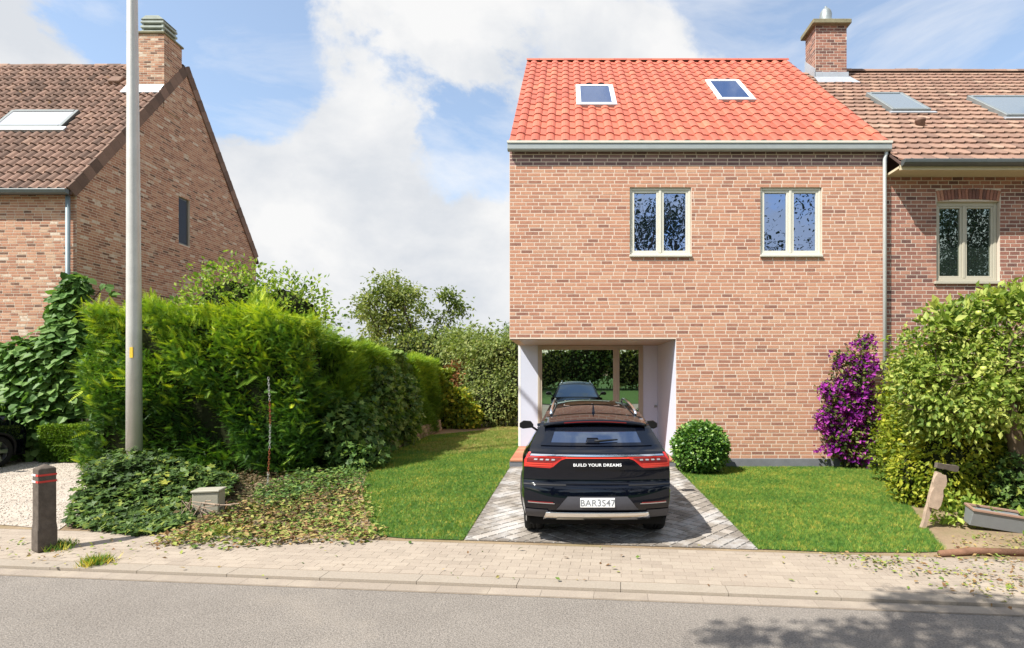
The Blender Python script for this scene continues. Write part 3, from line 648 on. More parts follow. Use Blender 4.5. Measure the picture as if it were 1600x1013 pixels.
# gutter and downpipe
gt = MB(); gp = [(0, 0), (0, .13), (.0, .14), (.0, .155), (-.09, .155), (-.105, .13), (-.105, .03), (-.085, 0)]
gt.prism([(HX0 - .03, 11.935 + y * 1.0, HZ - .055 + z * 1.1) for y, z in gp][::-1], (HX1 - HX0 + .07, 0, 0)); gt.build('gutter', m_gutter, house, bevel=.004)
MB().box((HX0 - .035, 11.81, HZ + .10), (HX1 + .045, 11.842, HZ + .15)).build('gutter_lip', m_trim, house)
dx = px2x(1384.5, 11.93)
MB().tube([(dx, 11.92, HZ), (dx, 11.92, HZ - .1), (dx - .03, 11.93, HZ - .2), (dx - .03, 11.93, .02)], .04, 12).build('downpipe', m_pipe, house, True)

# =================================================================== RIGHT NEIGHBOUR
NY = 12.06; nb = thing('brick_house', 'dark red brick terraced neighbour house with weathered clay roof behind the apple tree', 'house', (11, 14, 0))
NX0, NX1, NZ = 7.15, 17.5, 6.5; neY, neZ = 11.52, py2z(251, 11.52); nrY, nrZ = 17.6, py2z(113, 17.6)
nw = (px2x(1463, NY), px2x(1562, NY), py2z(443, NY), py2z(315, NY)); nw2 = (px2x(1690, NY), px2x(1790, NY), nw[2], nw[3])
mb = MB(); wallboxes(mb, (0, NY, 0), (1, 0, 0), (0, -1, 0), NX0, NX1, 0, NZ, [nw, nw2], .22)
mb.box((NX0, NY + .22, 0), (NX0 + .2, 23, NZ)); mb.box((NX1 - .2, NY + .22, 0), (NX1, 23, NZ)); mb.box((NX0 + .2, 22.8, 0), (NX1 - .2, 23, NZ)); mb.build('wall', m_mortar_r, nb)
arch_h = (nw[0] - .02, nw[1] + .02, nw[3] - .03, nw[3] + .285)
cs = courses(NX0, NX1, 0, NZ, .235, .0875, .017, [nw, nw2, arch_h], jitter=.05)
pieces('brick', 'brickwork', nb, BOXV, BOXF, lay(cs, (0, NY, 0), (1, 0, 0), (0, -1, 0)), [min(1, max(0, random.gauss(.5, .28))) for _ in cs], m_brick_r, hide=lambda x, y: y > 520)
Ms = []; na = 18
for k in range(na):
    t = (k + .5) / na; x = nw[0] + t * (nw[1] - nw[0]); bow = .045 * (1 - (2 * t - 1) ** 2); an = (t - .5) * .42
    zd = Vector((math.sin(an), 0, math.cos(an))); xd = Vector((math.cos(an), 0, -math.sin(an)))
    Ms.append(frame(Vector((x, NY - .02, nw[3] + .12 + bow)), xd * ((nw[1] - nw[0]) / na - .014), (0, .03, 0), zd * .23))
pieces('arch_brick', 'arch_bricks', nb, BOXV, BOXF, Ms, [random.random() for _ in Ms], m_brick_r)
for w_ in (nw, nw2):
    window(nb, w_[0] + .01, w_[1] - .01, w_[2] + .06, w_[3] - .01, NY + .07, m_trim_n, m_glass_n, [(w_[0] + w_[1]) / 2 - .04], fw_=.07, dep=.09, sash=.05)
    MB().box((w_[0] - .06, NY - .06, w_[2] - .02), (w_[1] + .08, NY + .15, w_[2] + .045)).build('sill', m_trim_n, nb, bevel=.006)
    MB().box((w_[0], NY + .17, w_[2]), (w_[1], NY + .2, w_[3])).build('window_backing', m_blind, nb)
MB().prism([(nw[0], NY + .068, nw[3] - .02), (nw[1], NY + .068, nw[3] - .02), (nw[1], NY + .068, nw[3] + .01), ((nw[0] + nw[1]) / 2, NY + .068, nw[3] + .08), (nw[0], NY + .068, nw[3] + .01)][::-1], (0, .03, 0)).build('arch_infill', m_trim_n, nb)
MB().box((NX0 + .01, neY + .02, NZ), (NX1, NY + .1, NZ + .05)).build('soffit', m_soffit, nb)
MB().box((NX0 + .01, neY + .002, NZ - .05), (NX1, neY + .04, NZ + .08)).build('fascia', m_soffit, nb)
Ln = math.hypot(nrY - neY, nrZ - neZ); nsd = Vector((0, nrY - neY, nrZ - neZ)) / Ln; nsn = Vector((0, -(nrZ - neZ), nrY - neY)) / Ln
nbY = 23.6
roof_n = MB().add([(NX0, neY, neZ - .04), (NX1, neY, neZ - .04), (NX1, nrY, nrZ - .04), (NX0, nrY, nrZ - .04), (NX0, nbY, neZ - .04), (NX1, nbY, neZ - .04),
                   (NX0, neY, neZ - .09), (NX1, neY, neZ - .09), (NX1, nrY, nrZ - .2), (NX0, nrY, nrZ - .2), (NX0, nbY, neZ - .2), (NX1, nbY, neZ - .2)],
                  [(0, 1, 2, 3), (3, 2, 5, 4), (7, 6, 9, 8), (8, 9, 10, 11), (0, 6, 7, 1), (0, 3, 9, 6), (3, 4, 10, 9), (1, 7, 8, 2), (2, 8, 11, 5), (4, 5, 11, 10)]).build('roof', m_tile_edge, nb)
def roofpt_n(px, py):
    k = (HY - py) / F; m = (nrZ - neZ) / (nrY - neY); Y = (neZ - m * neY - CAMZ) / (k - m); return ((px - CX) * Y / F, (Y - neY) / nsd.y)
# plain tile with a pointed tail
pv = [(-.5, .28, .034), (-.22, 0, .038), (.22, 0, .038), (.5, .28, .034), (.5, 1.1, .0), (-.5, 1.1, .0), (-.5, .28, .004), (-.22, 0, .004), (.22, 0, .004), (.5, .28, .004)]
PLAIN = ([tuple(v) for v in pv], [(0, 1, 2, 3), (0, 3, 4, 5), (6, 7, 1, 0), (7, 8, 2, 1), (8, 9, 3, 2)])
rn_h = []
for (xa, ya, xb, yb) in ((1392, 177, 1453, 151), (1570, 186, 1700, 156)):
    x0_, s0_ = roofpt_n(xa, ya); x1_, _ = roofpt_n(xb, ya); _, s1_ = roofpt_n(xa, yb)
    rn_h.append((x0_, x1_, s0_, s1_)); fr = rooflight(nb, x0_, x1_, s0_, s1_, (0, neY, neZ), nsd, nsn, m_cowl, m_glass_nr, w=.10, hgt=.11)
    MB().tbox(frame(Vector((0, neY, neZ)), (1, 0, 0), nsd, nsn), (x0_ - .06, s0_ - .12, .02), (x1_ + .12, s0_ - .002, .055)).build('apron', m_lead, fr)
chx0, chx1 = px2x(1273, 17.0), px2x(1321.5, 17.0); chY0, chY1 = 16.95, 17.65; chz0, chz1 = 11.1, py2z(40, 16.95)
roof_tiles(roof_n, NX0, NX1, Ln - .03, (0, neY, neZ - .012), nsd, nsn, .27, .36, PLAIN, m_tile_r, [(a + .03, b - .03, c, d) for a, b, c, d in rn_h], hide=lambda x, y: x < 1240 or (x < 1390 and y > 96 + (x - 1232) * .82), stagger=True)
Ms = [frame(Vector((NX0 + .7 + (i + .5) * .36, nrY, nrZ - .03)), (.37, 0, 0), (0, 1, 0), (0, 0, 1 + random.uniform(-.05, .25))) for i in range(26)]
pieces('ridge_tile', 'ridge_tiles', roof_n, rv, rf, Ms, [random.random() for _ in Ms], m_tile_r)
x_, s_ = roofpt_n(1438, 197); c_ = Vector((x_, neY, neZ)) + nsd * s_
MB().lathe([(.10, -.05), (.105, .10), (.12, .11), (.12, .16), (.06, .20), (.01, .21)], 14, c_).build('roof_vent', m_tile_r, nb, True)
gt = MB().prism([(NX0 + .01, neY - .01 + y, neZ - .13 + z) for y, z in [(0, 0), (0, .12), (-.13, .12), (-.15, .10), (-.14, .04), (-.09, 0), (-.04, -.012)]][::-1], (NX1 - NX0, 0, 0)); gt.build('gutter', m_gutter_d, nb, bevel=.004)
def brick_chimney(parent, x0, x1, y0, y1, z0, z1, mortar, brick, L, H, hide=None):
    ch = MB().box((x0, y0, z0), (x1, y1, z1)).build('chimney', mortar, parent)
    Ms = []
    for org, ud, nd, n in (((0, y0, 0), (1, 0, 0), (0, -1, 0), (x0, x1)), ((x0, 0, 0), (0, 1, 0), (-1, 0, 0), (y0, y1)), ((x1, 0, 0), (0, 1, 0), (1, 0, 0), (y0, y1))):
        Ms += lay(courses(n[0], n[1], z0, z1, L, H, .017, jitter=.05), org, ud, nd)
    pieces('brick', 'brickwork', ch, BOXV, BOXF, Ms, [random.random() for _ in Ms], brick, limit=260); return ch
ch = brick_chimney(nb, chx0, chx1, chY0, chY1, chz0 - .4, chz1, m_mortar_r, m_brick_r, .235, .0875)
MB().box((chx0 - .13, chY0 - .13, chz1), (chx1 + .10, chY1 + .1, chz1 + .14)).build('chimney_cap', m_cap, ch, bevel=.015)
MB().lathe([(.22, 0), (.22, .20), (.17, .22), (.185, .42), (.16, .52), (.10, .60), (.035, .63), (.035, .69)], 16, ((chx0 + chx1) / 2, (chY0 + chY1) / 2, chz1 + .141)).build('chimney_pot', m_cowl, ch, True)
MB().box((chx0 - .05, chY0 - .03, chz0 + .22), (chx1 + .05, chY0 - .016, chz0 + .52)).build('flashing', m_lead, ch)
zc = neZ + (chY0 - neY) * (nrZ - neZ) / (nrY - neY)
MB().add([(chx0 - .12, chY0 - .45, zc - .36), (chx1 + .2, chY0 - .45, zc - .36), (chx1 + .1, chY0, zc + .07), (chx0 - .05, chY0, zc + .07)], [(0, 1, 2, 3)]).build('apron', m_lead, ch)
MB().prism([(chx0 - .03, chY0 - .03, zc + .02), (chx0 - .03, chY1, zc + .6), (chx0 - .03, chY1, zc + .95), (chx0 - .03, chY0 - .03, zc + .3)], (.015, 0, 0)).build('flashing', m_lead, ch)

# =================================================================== LEFT HOUSE
LH = thing('brick_house', 'rustic brick house at left with brown pantile roof and steep gable', 'house', (-15, 17, 0))
LX = -12.3; LY0, LY1 = 13.5, 21.3; LZ = py2z(303, 13.5); lrY = 17.4; lrZ = py2z(104, 17.4); LX0 = -26.0
leY, leZ = 13.3, LZ + .02
swin = (17.05, 17.55, py2z(383, 17.3), py2z(310, 17.3))
mb = MB(); mb.box((LX0, LY0, 0), (LX, LY0 + .25, LZ)); mb.box((LX0, LY0 + .25, 0), (LX0 + .25, LY1, LZ)); mb.box((LX0 + .25, LY1 - .25, 0), (LX, LY1, LZ))
wallboxes(mb, (LX, 0, 0), (0, 1, 0), (1, 0, 0), LY0 + .25, LY1 - .25, 0, LZ, [swin], .25)
lm1 = (lrZ - leZ) / (lrY - leY); lbZ = py2z(406, 21.3); lm2 = (lrZ - lbZ) / (LY1 + .05 - lrY)
zl = lambda y: LZ + (lrZ - .12 - LZ) * ((y - LY0) / (lrY - LY0) if y < lrY else (LY1 - y) / (LY1 - lrY)); xg = LX - .25
mb.prism([(xg, LY0, LZ), (xg, swin[0], zl(swin[0])), (xg, swin[0], LZ)], (.25, 0, 0)); mb.prism([(xg, swin[1], LZ), (xg, swin[1], zl(swin[1])), (xg, LY1, LZ)], (.25, 0, 0))
mb.prism([(xg, swin[0], swin[3]), (xg, swin[0], zl(swin[0])), (xg, lrY, lrZ - .12), (xg, swin[1], zl(swin[1])), (xg, swin[1], swin[3])], (.25, 0, 0)); mb.prism([(LX0, LY0, LZ), (LX0, lrY, lrZ - .12), (LX0, LY1, LZ)], (.25, 0, 0))
mb.build('wall', m_mortar_l, LH)
cs = courses(-17.5, LX, 0, LZ, .225, .0695, .017, jitter=.12); Mf = lay(cs, (0, LY0, 0), (1, 0, 0), (0, -1, 0), depth=.003)
def clipl(z):
    if z < LZ: return (LY0, LY1)
    k = (z - LZ) / (lrZ - .12 - LZ); return (LY0 + k * (lrY - LY0), LY1 - k * (LY1 - lrY))
cs = courses(LY0, LY1, 2.0, lrZ - .15, .225, .0695, .017, [swin], clipl, jitter=.12); Mg = lay(cs, (LX, 0, 0), (0, 1, 0), (1, 0, 0), depth=.003)
Ms = Mf + Mg
pieces('brick', 'brickwork', LH, BOXV, BOXF, Ms, [min(1, max(0, random.gauss(.5, .28))) for _ in Ms], m_brick_l, hide=lambda x, y: y > 420 or x > 118)
wf = MB().box((LX - .12, swin[0], swin[2]), (LX - .06, swin[1], swin[3])).build('window', m_gutter_d, LH)
MB().box((LX - .062, swin[0] + .06, swin[2] + .06), (LX - .055, swin[1] - .06, swin[3] - .06)).build('pane', glassmat('dim_glass', (.04, .04, .045), .0, (.6, .6, .65), .1), wf)
Ll = math.hypot(lrY - leY, lrZ - leZ); lsd = Vector((0, lrY - leY, lrZ - leZ)) / Ll; lsn = Vector((0, -(lrZ - leZ), lrY - leY)) / Ll
VX = LX + .03
roof_l = MB().add([(LX0 - .1, leY, leZ - .03), (VX, leY, leZ - .03), (VX, lrY, lrZ - .03), (LX0 - .1, lrY, lrZ - .03), (LX0 - .1, LY1 + .15, leZ - .03), (VX, LY1 + .15, leZ - .03),
                   (LX0 - .1, leY, leZ - .12), (VX, leY, leZ - .12), (VX, lrY, lrZ - .2), (LX0 - .1, lrY, lrZ - .2), (LX0 - .1, LY1 + .15, leZ - .12), (VX, LY1 + .15, leZ - .12)],
                  [(0, 1, 2, 3), (3, 2, 5, 4), (7, 6, 9, 8), (8, 9, 10, 11), (0, 6, 7, 1), (0, 3, 9, 6), (3, 4, 10, 9), (1, 7, 8, 2), (2, 8, 11, 5), (4, 5, 11, 10)]).build('roof', m_tile_edge, LH)
def roofpt_l(px, py):
    k = (HY - py) / F; m = (lrZ - leZ) / (lrY - leY); Y = (leZ - m * leY - CAMZ) / (k - m); return ((px - CX) * Y / F, (Y - leY) / lsd.y)
prof = [(-.5, .03), (-.36, .062), (-.2, .07), (-.04, .05), (.12, .012), (.28, .0), (.42, .008), (.52, .035)]
PAN = tile_template(prof, 1.12, .028, .045)
x0_, s0_ = roofpt_l(-8, 204); x1_, _ = roofpt_l(100, 204); _, s1_ = roofpt_l(50, 178)
hl = (x0_, x1_, s0_, s1_); fr = rooflight(LH, x0_, x1_, s0_, s1_, (0, leY, leZ), lsd, lsn, m_gutter_d, m_glass_pale, w=.10, hgt=.12)
MB().tbox(frame(Vector((0, leY, leZ)), (1, 0, 0), lsd, lsn), (x0_ - .1, s0_ - .16, .03), (x1_ + .15, s0_ - .002, .115)).build('apron', m_lead, fr)
roof_tiles(roof_l, LX0, VX - .05, Ll - .02, (0, leY, leZ - .012), lsd, lsn, .235, .34, PAN, m_tile_l, [(hl[0] - .06, hl[1] + .06, hl[2], hl[3])])
Ms = [frame(Vector((VX - .02, leY, leZ - .005)) + lsd * (i * .33 + .17), (.06, 0, 0), lsd * .325, lsn * .2) for i in range(int(Ll / .33))]
VT = [(-.5, -.5, -.9), (.5, -.5, -.9), (.5, .5, -.9), (-.5, .5, -.9), (-.5, -.5, .5), (.5, -.5, .5), (.5, .5, .42), (-.5, .5, .42)]
BF = [(0, 3, 2, 1), (4, 5, 6, 7), (0, 1, 5, 4), (1, 2, 6, 5), (2, 3, 7, 6), (3, 0, 4, 7)]
pieces('verge_tile', 'verge_tiles', roof_l, VT, BF, Ms, [random.random() * .5 for _ in Ms], m_tile_l)
lsd2 = Vector((0, LY1 + .15 - lrY, leZ - lrZ)).normalized(); lsn2 = Vector((0, -lsd2.z, lsd2.y)); L2 = math.hypot(LY1 + .15 - lrY, lrZ - leZ)
Ms = [frame(Vector((VX - .02, lrY, lrZ - .005)) + lsd2 * (i * .33 + .17), (.06, 0, 0), lsd2 * .325, lsn2 * .2) for i in range(int(L2 / .33))]
pieces('verge_tile', 'rear_verge_tiles', roof_l, VT, BF, Ms, [random.random() * .5 for _ in Ms], m_tile_l)
Ms = [frame(Vector((LX0 + (i + .5) * .4, lrY, lrZ - .04)), (.41, 0, 0), (0, .8, 0), (0, 0, .9 + random.uniform(-.05, .2))) for i in range(int((VX - LX0) / .4))]
pieces('ridge_tile', 'ridge_tiles', roof_l, rv, rf, Ms, [random.random() for _ in Ms], m_tile_l)
gt = MB().prism([(LX0, leY - .005 + y, leZ - .11 + z) for y, z in [(0, 0), (0, .12), (-.12, .12), (-.13, .09), (-.10, .02), (-.05, 0)]][::-1], (VX - LX0 - .02, 0, 0)); gt.build('gutter', m_gutter_d, LH, bevel=.004)
dx = px2x(106, 13.4); MB().tube([(dx, 13.4, leZ - .1), (dx, 13.4, .1)], .05, 12).build('downpipe', m_pipe_b, LH, True)
lcx1 = LX - .0; lcx0 = lcx1 - 1.05; lcy0, lcy1 = 16.4, 17.15; lcz1 = py2z(53, 16.4)
ch = brick_chimney(LH, lcx0, lcx1 + .03, lcy0, lcy1, 10.2, lcz1, m_mortar_l, m_brick_l, .225, .0695)
MB().box((lcx0 - .05, lcy0 - .05, lcz1), (lcx1 + .07, lcy1 + .05, lcz1 + .06)).build('chimney_cap', m_cap, ch, bevel=.01)
cw_ = MB(); cxm, cym = (lcx0 + lcx1) / 2 + .12, (lcy0 + lcy1) / 2
for k in range(3): cw_.box((cxm - .36, cym - .3, lcz1 + .09 + k * .15), (cxm + .36, cym + .3, lcz1 + .16 + k * .15))
for sx in (-.3, .3):
    for sy in (-.24, .24): cw_.box((cxm + sx - .03, cym + sy - .03, lcz1 + .06), (cxm + sx + .03, cym + sy + .03, lcz1 + .46))
cw_.prism([(cxm - .36, cym - .3, lcz1 + .5), (cxm + .36, cym - .3, lcz1 + .5), (cxm + .2, cym - .3, lcz1 + .62), (cxm - .2, cym - .3, lcz1 + .62)], (0, .6, 0))
cw_.build('chimney_cowl', m_cowl_g, ch, bevel=.01)
zc = leZ + .07 + (lcy0 - leY) * lm1
MB().add([(lcx0 - .1, lcy0 - .22, zc - .22), (lcx1 + .02, lcy0 - .22, zc - .22), (lcx1 + .03, lcy0 - .01, zc + .12), (lcx0 - .05, lcy0 - .01, zc + .12)], [(0, 1, 2, 3)]).build('flashing', m_lead, ch)
x_, s_ = roofpt_l(187, 131); M_ = frame(Vector((x_, leY, leZ)) + lsd * s_, (1, 0, 0), lsd, lsn)
MB().tbox(M_, (-.22, -.15, .02), (.16, .15, .16)).build('vent_tile', m_tile_r, LH, bevel=.02)

# distant house whose chimney peeps over the hedge
dh = thing('distant_house', 'far house whose small brick chimney peeps over the hedge', 'house', (-15, 36, 0))
q = P(513, 543, 36)
MB().box((q.x - 9, 33, -.05), (q.x + 2.5, 41, 3.2)).build('wall', m_mortar_l, dh)
MB().prism([(q.x - 9.2, 32.8, 3.2), (q.x - 9.2, 37, 3.9), (q.x - 9.2, 41.2, 3.2)], (11.9, 0, 0)).build('roof', m_tile_edge, dh)
c = MB().box((q.x - .42, 36, 3.5), (q.x + .42, 36.7, P(0, 530, 36).z)).build('chimney', plain('far_brick', (.22, .13, .09)), dh)
MB().box((q.x - .5, 35.92, P(0, 530, 36).z), (q.x + .5, 36.78, P(0, 525, 36).z)).build('chimney_cap', m_tile_edge, c)
# =================================================================== VEGETATION
m_bark = plain('grey_brown_bark', (.13, .095, .065), .95, .1, var=.35, sc=12, bstr=.8)
m_bark_d = plain('dark_bark', (.07, .05, .035), .95, .1, var=.35, sc=12, bstr=.8)
m_dark_core = plain('dark_plant_core', (.022, .026, .012), 1, 0, var=.4, sc=12, bstr=.8)
m_yew = leafmat('yew_foliage', gain=(1.55, 1.32, .95), stops=[(.12, (0.020, 0.065, 0.017)), (.45, (0.065, 0.167, 0.029)), (.75, (0.189, 0.319, 0.036)), (1, (0.392, 0.493, 0.043))], rough=.5, trans=.25)
m_thuja = leafmat('thuja_foliage', gain=(1.45, 1.25, .95), stops=[(.12, (0.045, 0.112, 0.018)), (.5, (0.128, 0.255, 0.033)), (1, (0.330, 0.465, 0.045))], rough=.5, trans=.3)
m_yellow = leafmat('golden_privet', [(.12, (.06, .13, .02)), (.5, (.18, .27, .03)), (1, (.42, .42, .05))], .5, .35)
m_mixed = leafmat('mixed_hedge_leaves', [(.12, (0.032, 0.080, 0.026)), (.5, (0.080, 0.174, 0.051)), (1, (0.217, 0.334, 0.087))], .5, .3)
m_vib = leafmat('light_green_shrub', [(.12, (0.072, 0.156, 0.030)), (.5, (0.180, 0.312, 0.054)), (1, (0.360, 0.480, 0.120))], .45, .4)
m_vine = leafmat('vine_leaves', [(.12, (.03, .08, .022)), (.5, (.075, .18, .05)), (1, (.17, .31, .10))], .5, .3, .25)
m_ivy = leafmat('ivy_leaves', [(.12, (.022, .05, .014)), (.45, (.045, .10, .026)), (.75, (.09, .17, .045)), (1, (.26, .31, .06))], .5, .2, .2)
m_box = leafmat('box_leaves', [(.12, (0.039, 0.104, 0.016)), (.5, (0.104, 0.221, 0.029)), (1, (0.260, 0.390, 0.052))], .4, .3)
m_ball = leafmat('boxwood_ball_leaves', [(.12, (0.027, 0.088, 0.020)), (.5, (0.081, 0.213, 0.044)), (1, (0.275, 0.450, 0.125))], .35, .3, .5)
m_apple = leafmat('apple_leaves', [(.12, (0.069, 0.138, 0.029)), (.5, (0.196, 0.310, 0.063)), (1, (0.437, 0.517, 0.184))], .5, .4)
m_horn = leafmat('hornbeam_leaves', [(.12, (0.092, 0.161, 0.023)), (.5, (0.253, 0.345, 0.046)), (1, (0.506, 0.529, 0.081))], .5, .45)
m_oliv = leafmat('olive_tree_leaves', [(.12, (0.053, 0.098, 0.033)), (.5, (0.143, 0.217, 0.068)), (1, (0.315, 0.360, 0.135))], .55, .35)
m_willow = leafmat('dry_willow_leaves', gain=(1.02, 1.18, .9), stops=[(.12, (0.088, 0.112, 0.044)), (.5, (0.200, 0.225, 0.088)), (1, (0.388, 0.350, 0.163))], rough=.6, trans=.35)
m_red = leafmat('reddish_leaves', [(.2, (.14, .10, .05)), (1, (.42, .2, .11))], .6, .35)
m_magenta = leafmat('magenta_bracts', [(.15, (.12, .010, .17)), (.5, (.30, .025, .32)), (1, (.60, .12, .50))], .6, .35, .1, (1, 1, 1))
m_bougl = leafmat('bougainvillea_leaves', [(.15, (.03, .06, .015)), (.5, (.08, .13, .03)), (1, (.24, .30, .08))], .5, .35)
m_mould = leafmat('dark_leaf_mould', [(.1, (.035, .05, .018)), (.4, (.08, .07, .035)), (.7, (.14, .09, .05)), (1, (.10, .15, .04))], .8, .1, .1, (1, 1, 1))
m_farleaf = leafmat('shaded_street_leaves', [(.1, (.012, .022, .010)), (1, (.035, .06, .022))], .7, .1, .1, (1, 1, 1))  # dark leaf colour stands in for the trees' shaded side
m_dry = leafmat('dry_clippings', [(.02, (.04, .09, .02)), (.22, (.10, .18, .04)), (.45, (.22, .29, .08)), (.6, (.30, .26, .13)), (.78, (.20, .13, .07)), (.95, (.09, .055, .03))], .8, .15)
m_fruit = plain('green_apple_skin', (.42, .48, .10), .35, .5, var=.15)

def box_pts(n, x0, x1, y0, y1, z1, zt=None, faces='fltrb', rough=.12, z0=.02):
    """points over the faces of a clipped hedge: returns p, outward"""
    A = {'f': (x1 - x0) * z1, 't': (x1 - x0) * (y1 - y0), 'r': (y1 - y0) * z1, 'l': (y1 - y0) * z1, 'b': (x1 - x0) * z1}
    ks = list(faces); w = np.array([A[k] for k in ks]); k = rng.choice(len(ks), n, p=w / w.sum()); u, v = rng.random(n), rng.random(n)
    p = np.zeros((n, 3)); o = np.zeros((n, 3))
    for i, c in enumerate(ks):
        m = k == i
        if c in 'fb': p[m] = np.column_stack([x0 + u[m] * (x1 - x0), np.full(m.sum(), y0 if c == 'f' else y1), z0 + v[m] * (z1 - z0)]); o[m] = (0, -1 if c == 'f' else 1, 0)
        if c in 'lr': p[m] = np.column_stack([np.full(m.sum(), x0 if c == 'l' else x1), y0 + u[m] * (y1 - y0), z0 + v[m] * (z1 - z0)]); o[m] = (-1 if c == 'l' else 1, 0, 0)
        if c == 't': p[m] = np.column_stack([x0 + u[m] * (x1 - x0), y0 + v[m] * (y1 - y0), np.full(m.sum(), z1)]); o[m] = (0, 0, 1)
    wv = np.sin(p[:, 0] * 2.1 + p[:, 1] * 1.3) * np.sin(p[:, 2] * 2.7 + p[:, 0]) + .6 * np.sin(p[:, 0] * 5.3 + p[:, 2] * 4.1 + p[:, 1] * 3)
    # rounded shoulders
    ex = np.minimum(p[:, 0] - x0, x1 - p[:, 0]); ey = np.minimum(p[:, 1] - y0, y1 - p[:, 1]); e_ = np.minimum(ex, ey); m = k == (ks.index('t') if 't' in ks else -1)
    p[m, 2] -= .25 * np.clip(1 - e_[m] / .45, 0, 1) ** 2 * min(1, z1)
    p += o * (wv[:, None] * rough - rng.random((n, 1)) ** 1.5 * rough * 2.2)
    return p, o
def hedge(name, label, x0, x1, y0, y1, z1, n, tmpl, size, mat, cat='hedge', faces='ftrlb', rough=.12, droop=.15, top_growth=.5, spread=.6, core=.8, outw=1.0, up=.5, z0=.02, zf=None):
    t = thing(name, label, cat, ((x0 + x1) / 2, (y0 + y1) / 2, 0)); ins = min(.28, (x1 - x0) * .2) * core
    MB().box((x0 + ins, y0 + ins, z0), (x1 - ins, y1 - ins, z1 - ins * 1.2)).build('dark_core', m_dark_core, t)  # solid dark core closes the hedge against see-through
    if zf:
        c_ = t.children[0].data
        for v_ in c_.vertices: v_.co.z *= float(zf(v_.co.x, v_.co.y))
    p, o = box_pts(n, x0, x1, y0, y1, z1, None, faces, rough, z0)
    if zf: p[:, 2] *= zf(p[:, 0], p[:, 1])
    ax = o * outw + rng.normal(size=(n, 3)) * spread + np.array((0, 0, up - droop)); nr = np.array((0, 0, 1.)) + rng.normal(size=(n, 3)) * .45 + o * .3
    tn = np.clip(.2 + top_growth * np.clip((p[:, 2] / z1 - .4), -.1, 1) + rng.normal(size=n) * .2, 0, 1)  # tone turns yellower with height, as new growth
    scatter('foliage', *tmpl, p, ax, nr, size * rng.uniform(.6, 1.3, n), mat, t, tn); return t
def shrub(name, label, blobs, n, tmpl, size, mat, cat='bush', shell=.45, core=.72, group=None, droop=.2, stems=True, spread=.9, tb=None, up=.5):
    b0 = blobs[0]; t = thing(name, label, cat, (b0[0], b0[1], 0), group)
    if core: blobmesh('dark_core', blobs, m_dark_core, t, core)  # solid dark blobs fill the inside of the leaf shell
    leaves_on('foliage', n, blobs, tmpl, size, mat, t, shell, up, droop, tbase=tb, spread=spread)
    if stems:
        mb = MB()
        for bx, by, bz, rx_, ry_, rz_ in blobs[:6]:
            mb.tube([(bx + random.uniform(-.1, .1), by, 0), (bx + random.uniform(-.2, .2), by, max(.1, bz * .6)), (bx, by, bz)], [.03, .025, .012], 6)
        mb.build('stem', m_bark_d, t, True)
    return t
# --- yew block behind the lamp post
yx0, yx1 = (118 - CX) * 11.0 / F, -5.35
YZ = lambda x, y: 1.03 - .15 * np.clip((x + 6.9) / 1.5, 0, 1) * np.clip((y - 10.6) / 1.4, 0, 1)
hedge('yew_hedge', 'tall shaggy yew hedge block with yellow-green tips behind the steel lamp post', yx0 + .15, yx1, 11.0, 12.4, 3.38, 34000, YEW, .165, m_yew, faces='fftrl', rough=.27, droop=.0, spread=.6, top_growth=1.0, zf=YZ)
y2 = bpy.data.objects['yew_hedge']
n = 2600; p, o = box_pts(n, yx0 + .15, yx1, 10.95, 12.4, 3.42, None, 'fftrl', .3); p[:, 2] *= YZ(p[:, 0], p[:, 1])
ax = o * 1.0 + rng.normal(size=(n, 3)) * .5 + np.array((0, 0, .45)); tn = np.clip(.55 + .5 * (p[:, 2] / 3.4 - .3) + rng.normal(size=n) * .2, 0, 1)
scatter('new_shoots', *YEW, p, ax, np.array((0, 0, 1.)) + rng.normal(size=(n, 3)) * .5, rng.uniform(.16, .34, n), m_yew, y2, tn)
# --- thuja hedge running back from the yew
zt = lambda py, Y: CAMZ + (HY - py) * Y / F
hedge('thuja_hedge', 'feathery bright green thuja hedge next to the yew block, crown sloping away', -6.5, -5.0, 12.3, 15.0, 2.85, 22000, THUJA, .19, m_thuja, zf=lambda x, y: 1.0 - .08 * np.clip((y - 12.4) / 2.6, 0, 1), faces='frrt', rough=.16, up=.9, top_growth=.9)
hedge('mixed_hedge', 'mixed leafy hedge with ivy between the two clipped thuja blocks', -6.5, -4.95, 15.0, 17.3, 2.75, 15000, BROAD, .12, m_mixed, faces='frrt', rough=.2, top_growth=.8)
hedge('thuja_hedge', 'flat-topped clipped thuja block above the low stone wall', -6.6, -4.85, 17.3, 20.2, 2.6, 20000, THUJA, .19, m_thuja, faces='frrt', rough=.1, up=.9, top_growth=.8)
hedge('golden_hedge', 'yellow-green privet at the far end of the hedge row', -6.6, -4.85, 20.3, 22.6, 2.35, 9000, BROAD, .13, m_yellow, faces='frrt', rough=.22, top_growth=.4)
# climbing leaves spilling over the hedge's near side
shrub('ivy_thicket', 'shaded dark ivy thicket leaning on the side of the thuja hedge', [(-5.0, 12.6, .75, .55, 1.2, .85), (-4.85, 14.2, 1.2, .4, 1.2, 1.2), (-4.75, 15.8, 1.0, .4, 1.0, 1.0), (-4.6, 12.0, .3, .6, .7, .35)],
      9000, IVY, .14, m_mixed, core=.6, droop=.6)
shrub('viburnum_shrub', 'light green leafy shrub rising behind the yew hedge against the gable', [(-8.9, 14.3, 3.6, 1.4, .9, 1.5), (-7.6, 14.4, 3.4, 1.5, .9, 1.45), (-10.0, 14.3, 2.9, .9, .8, 1.2), (-8.2, 14.0, 2.0, 2.2, .7, 1.6)],
      17000, LEAF, .13, m_vib, core=.6, shell=.65, droop=-.2)
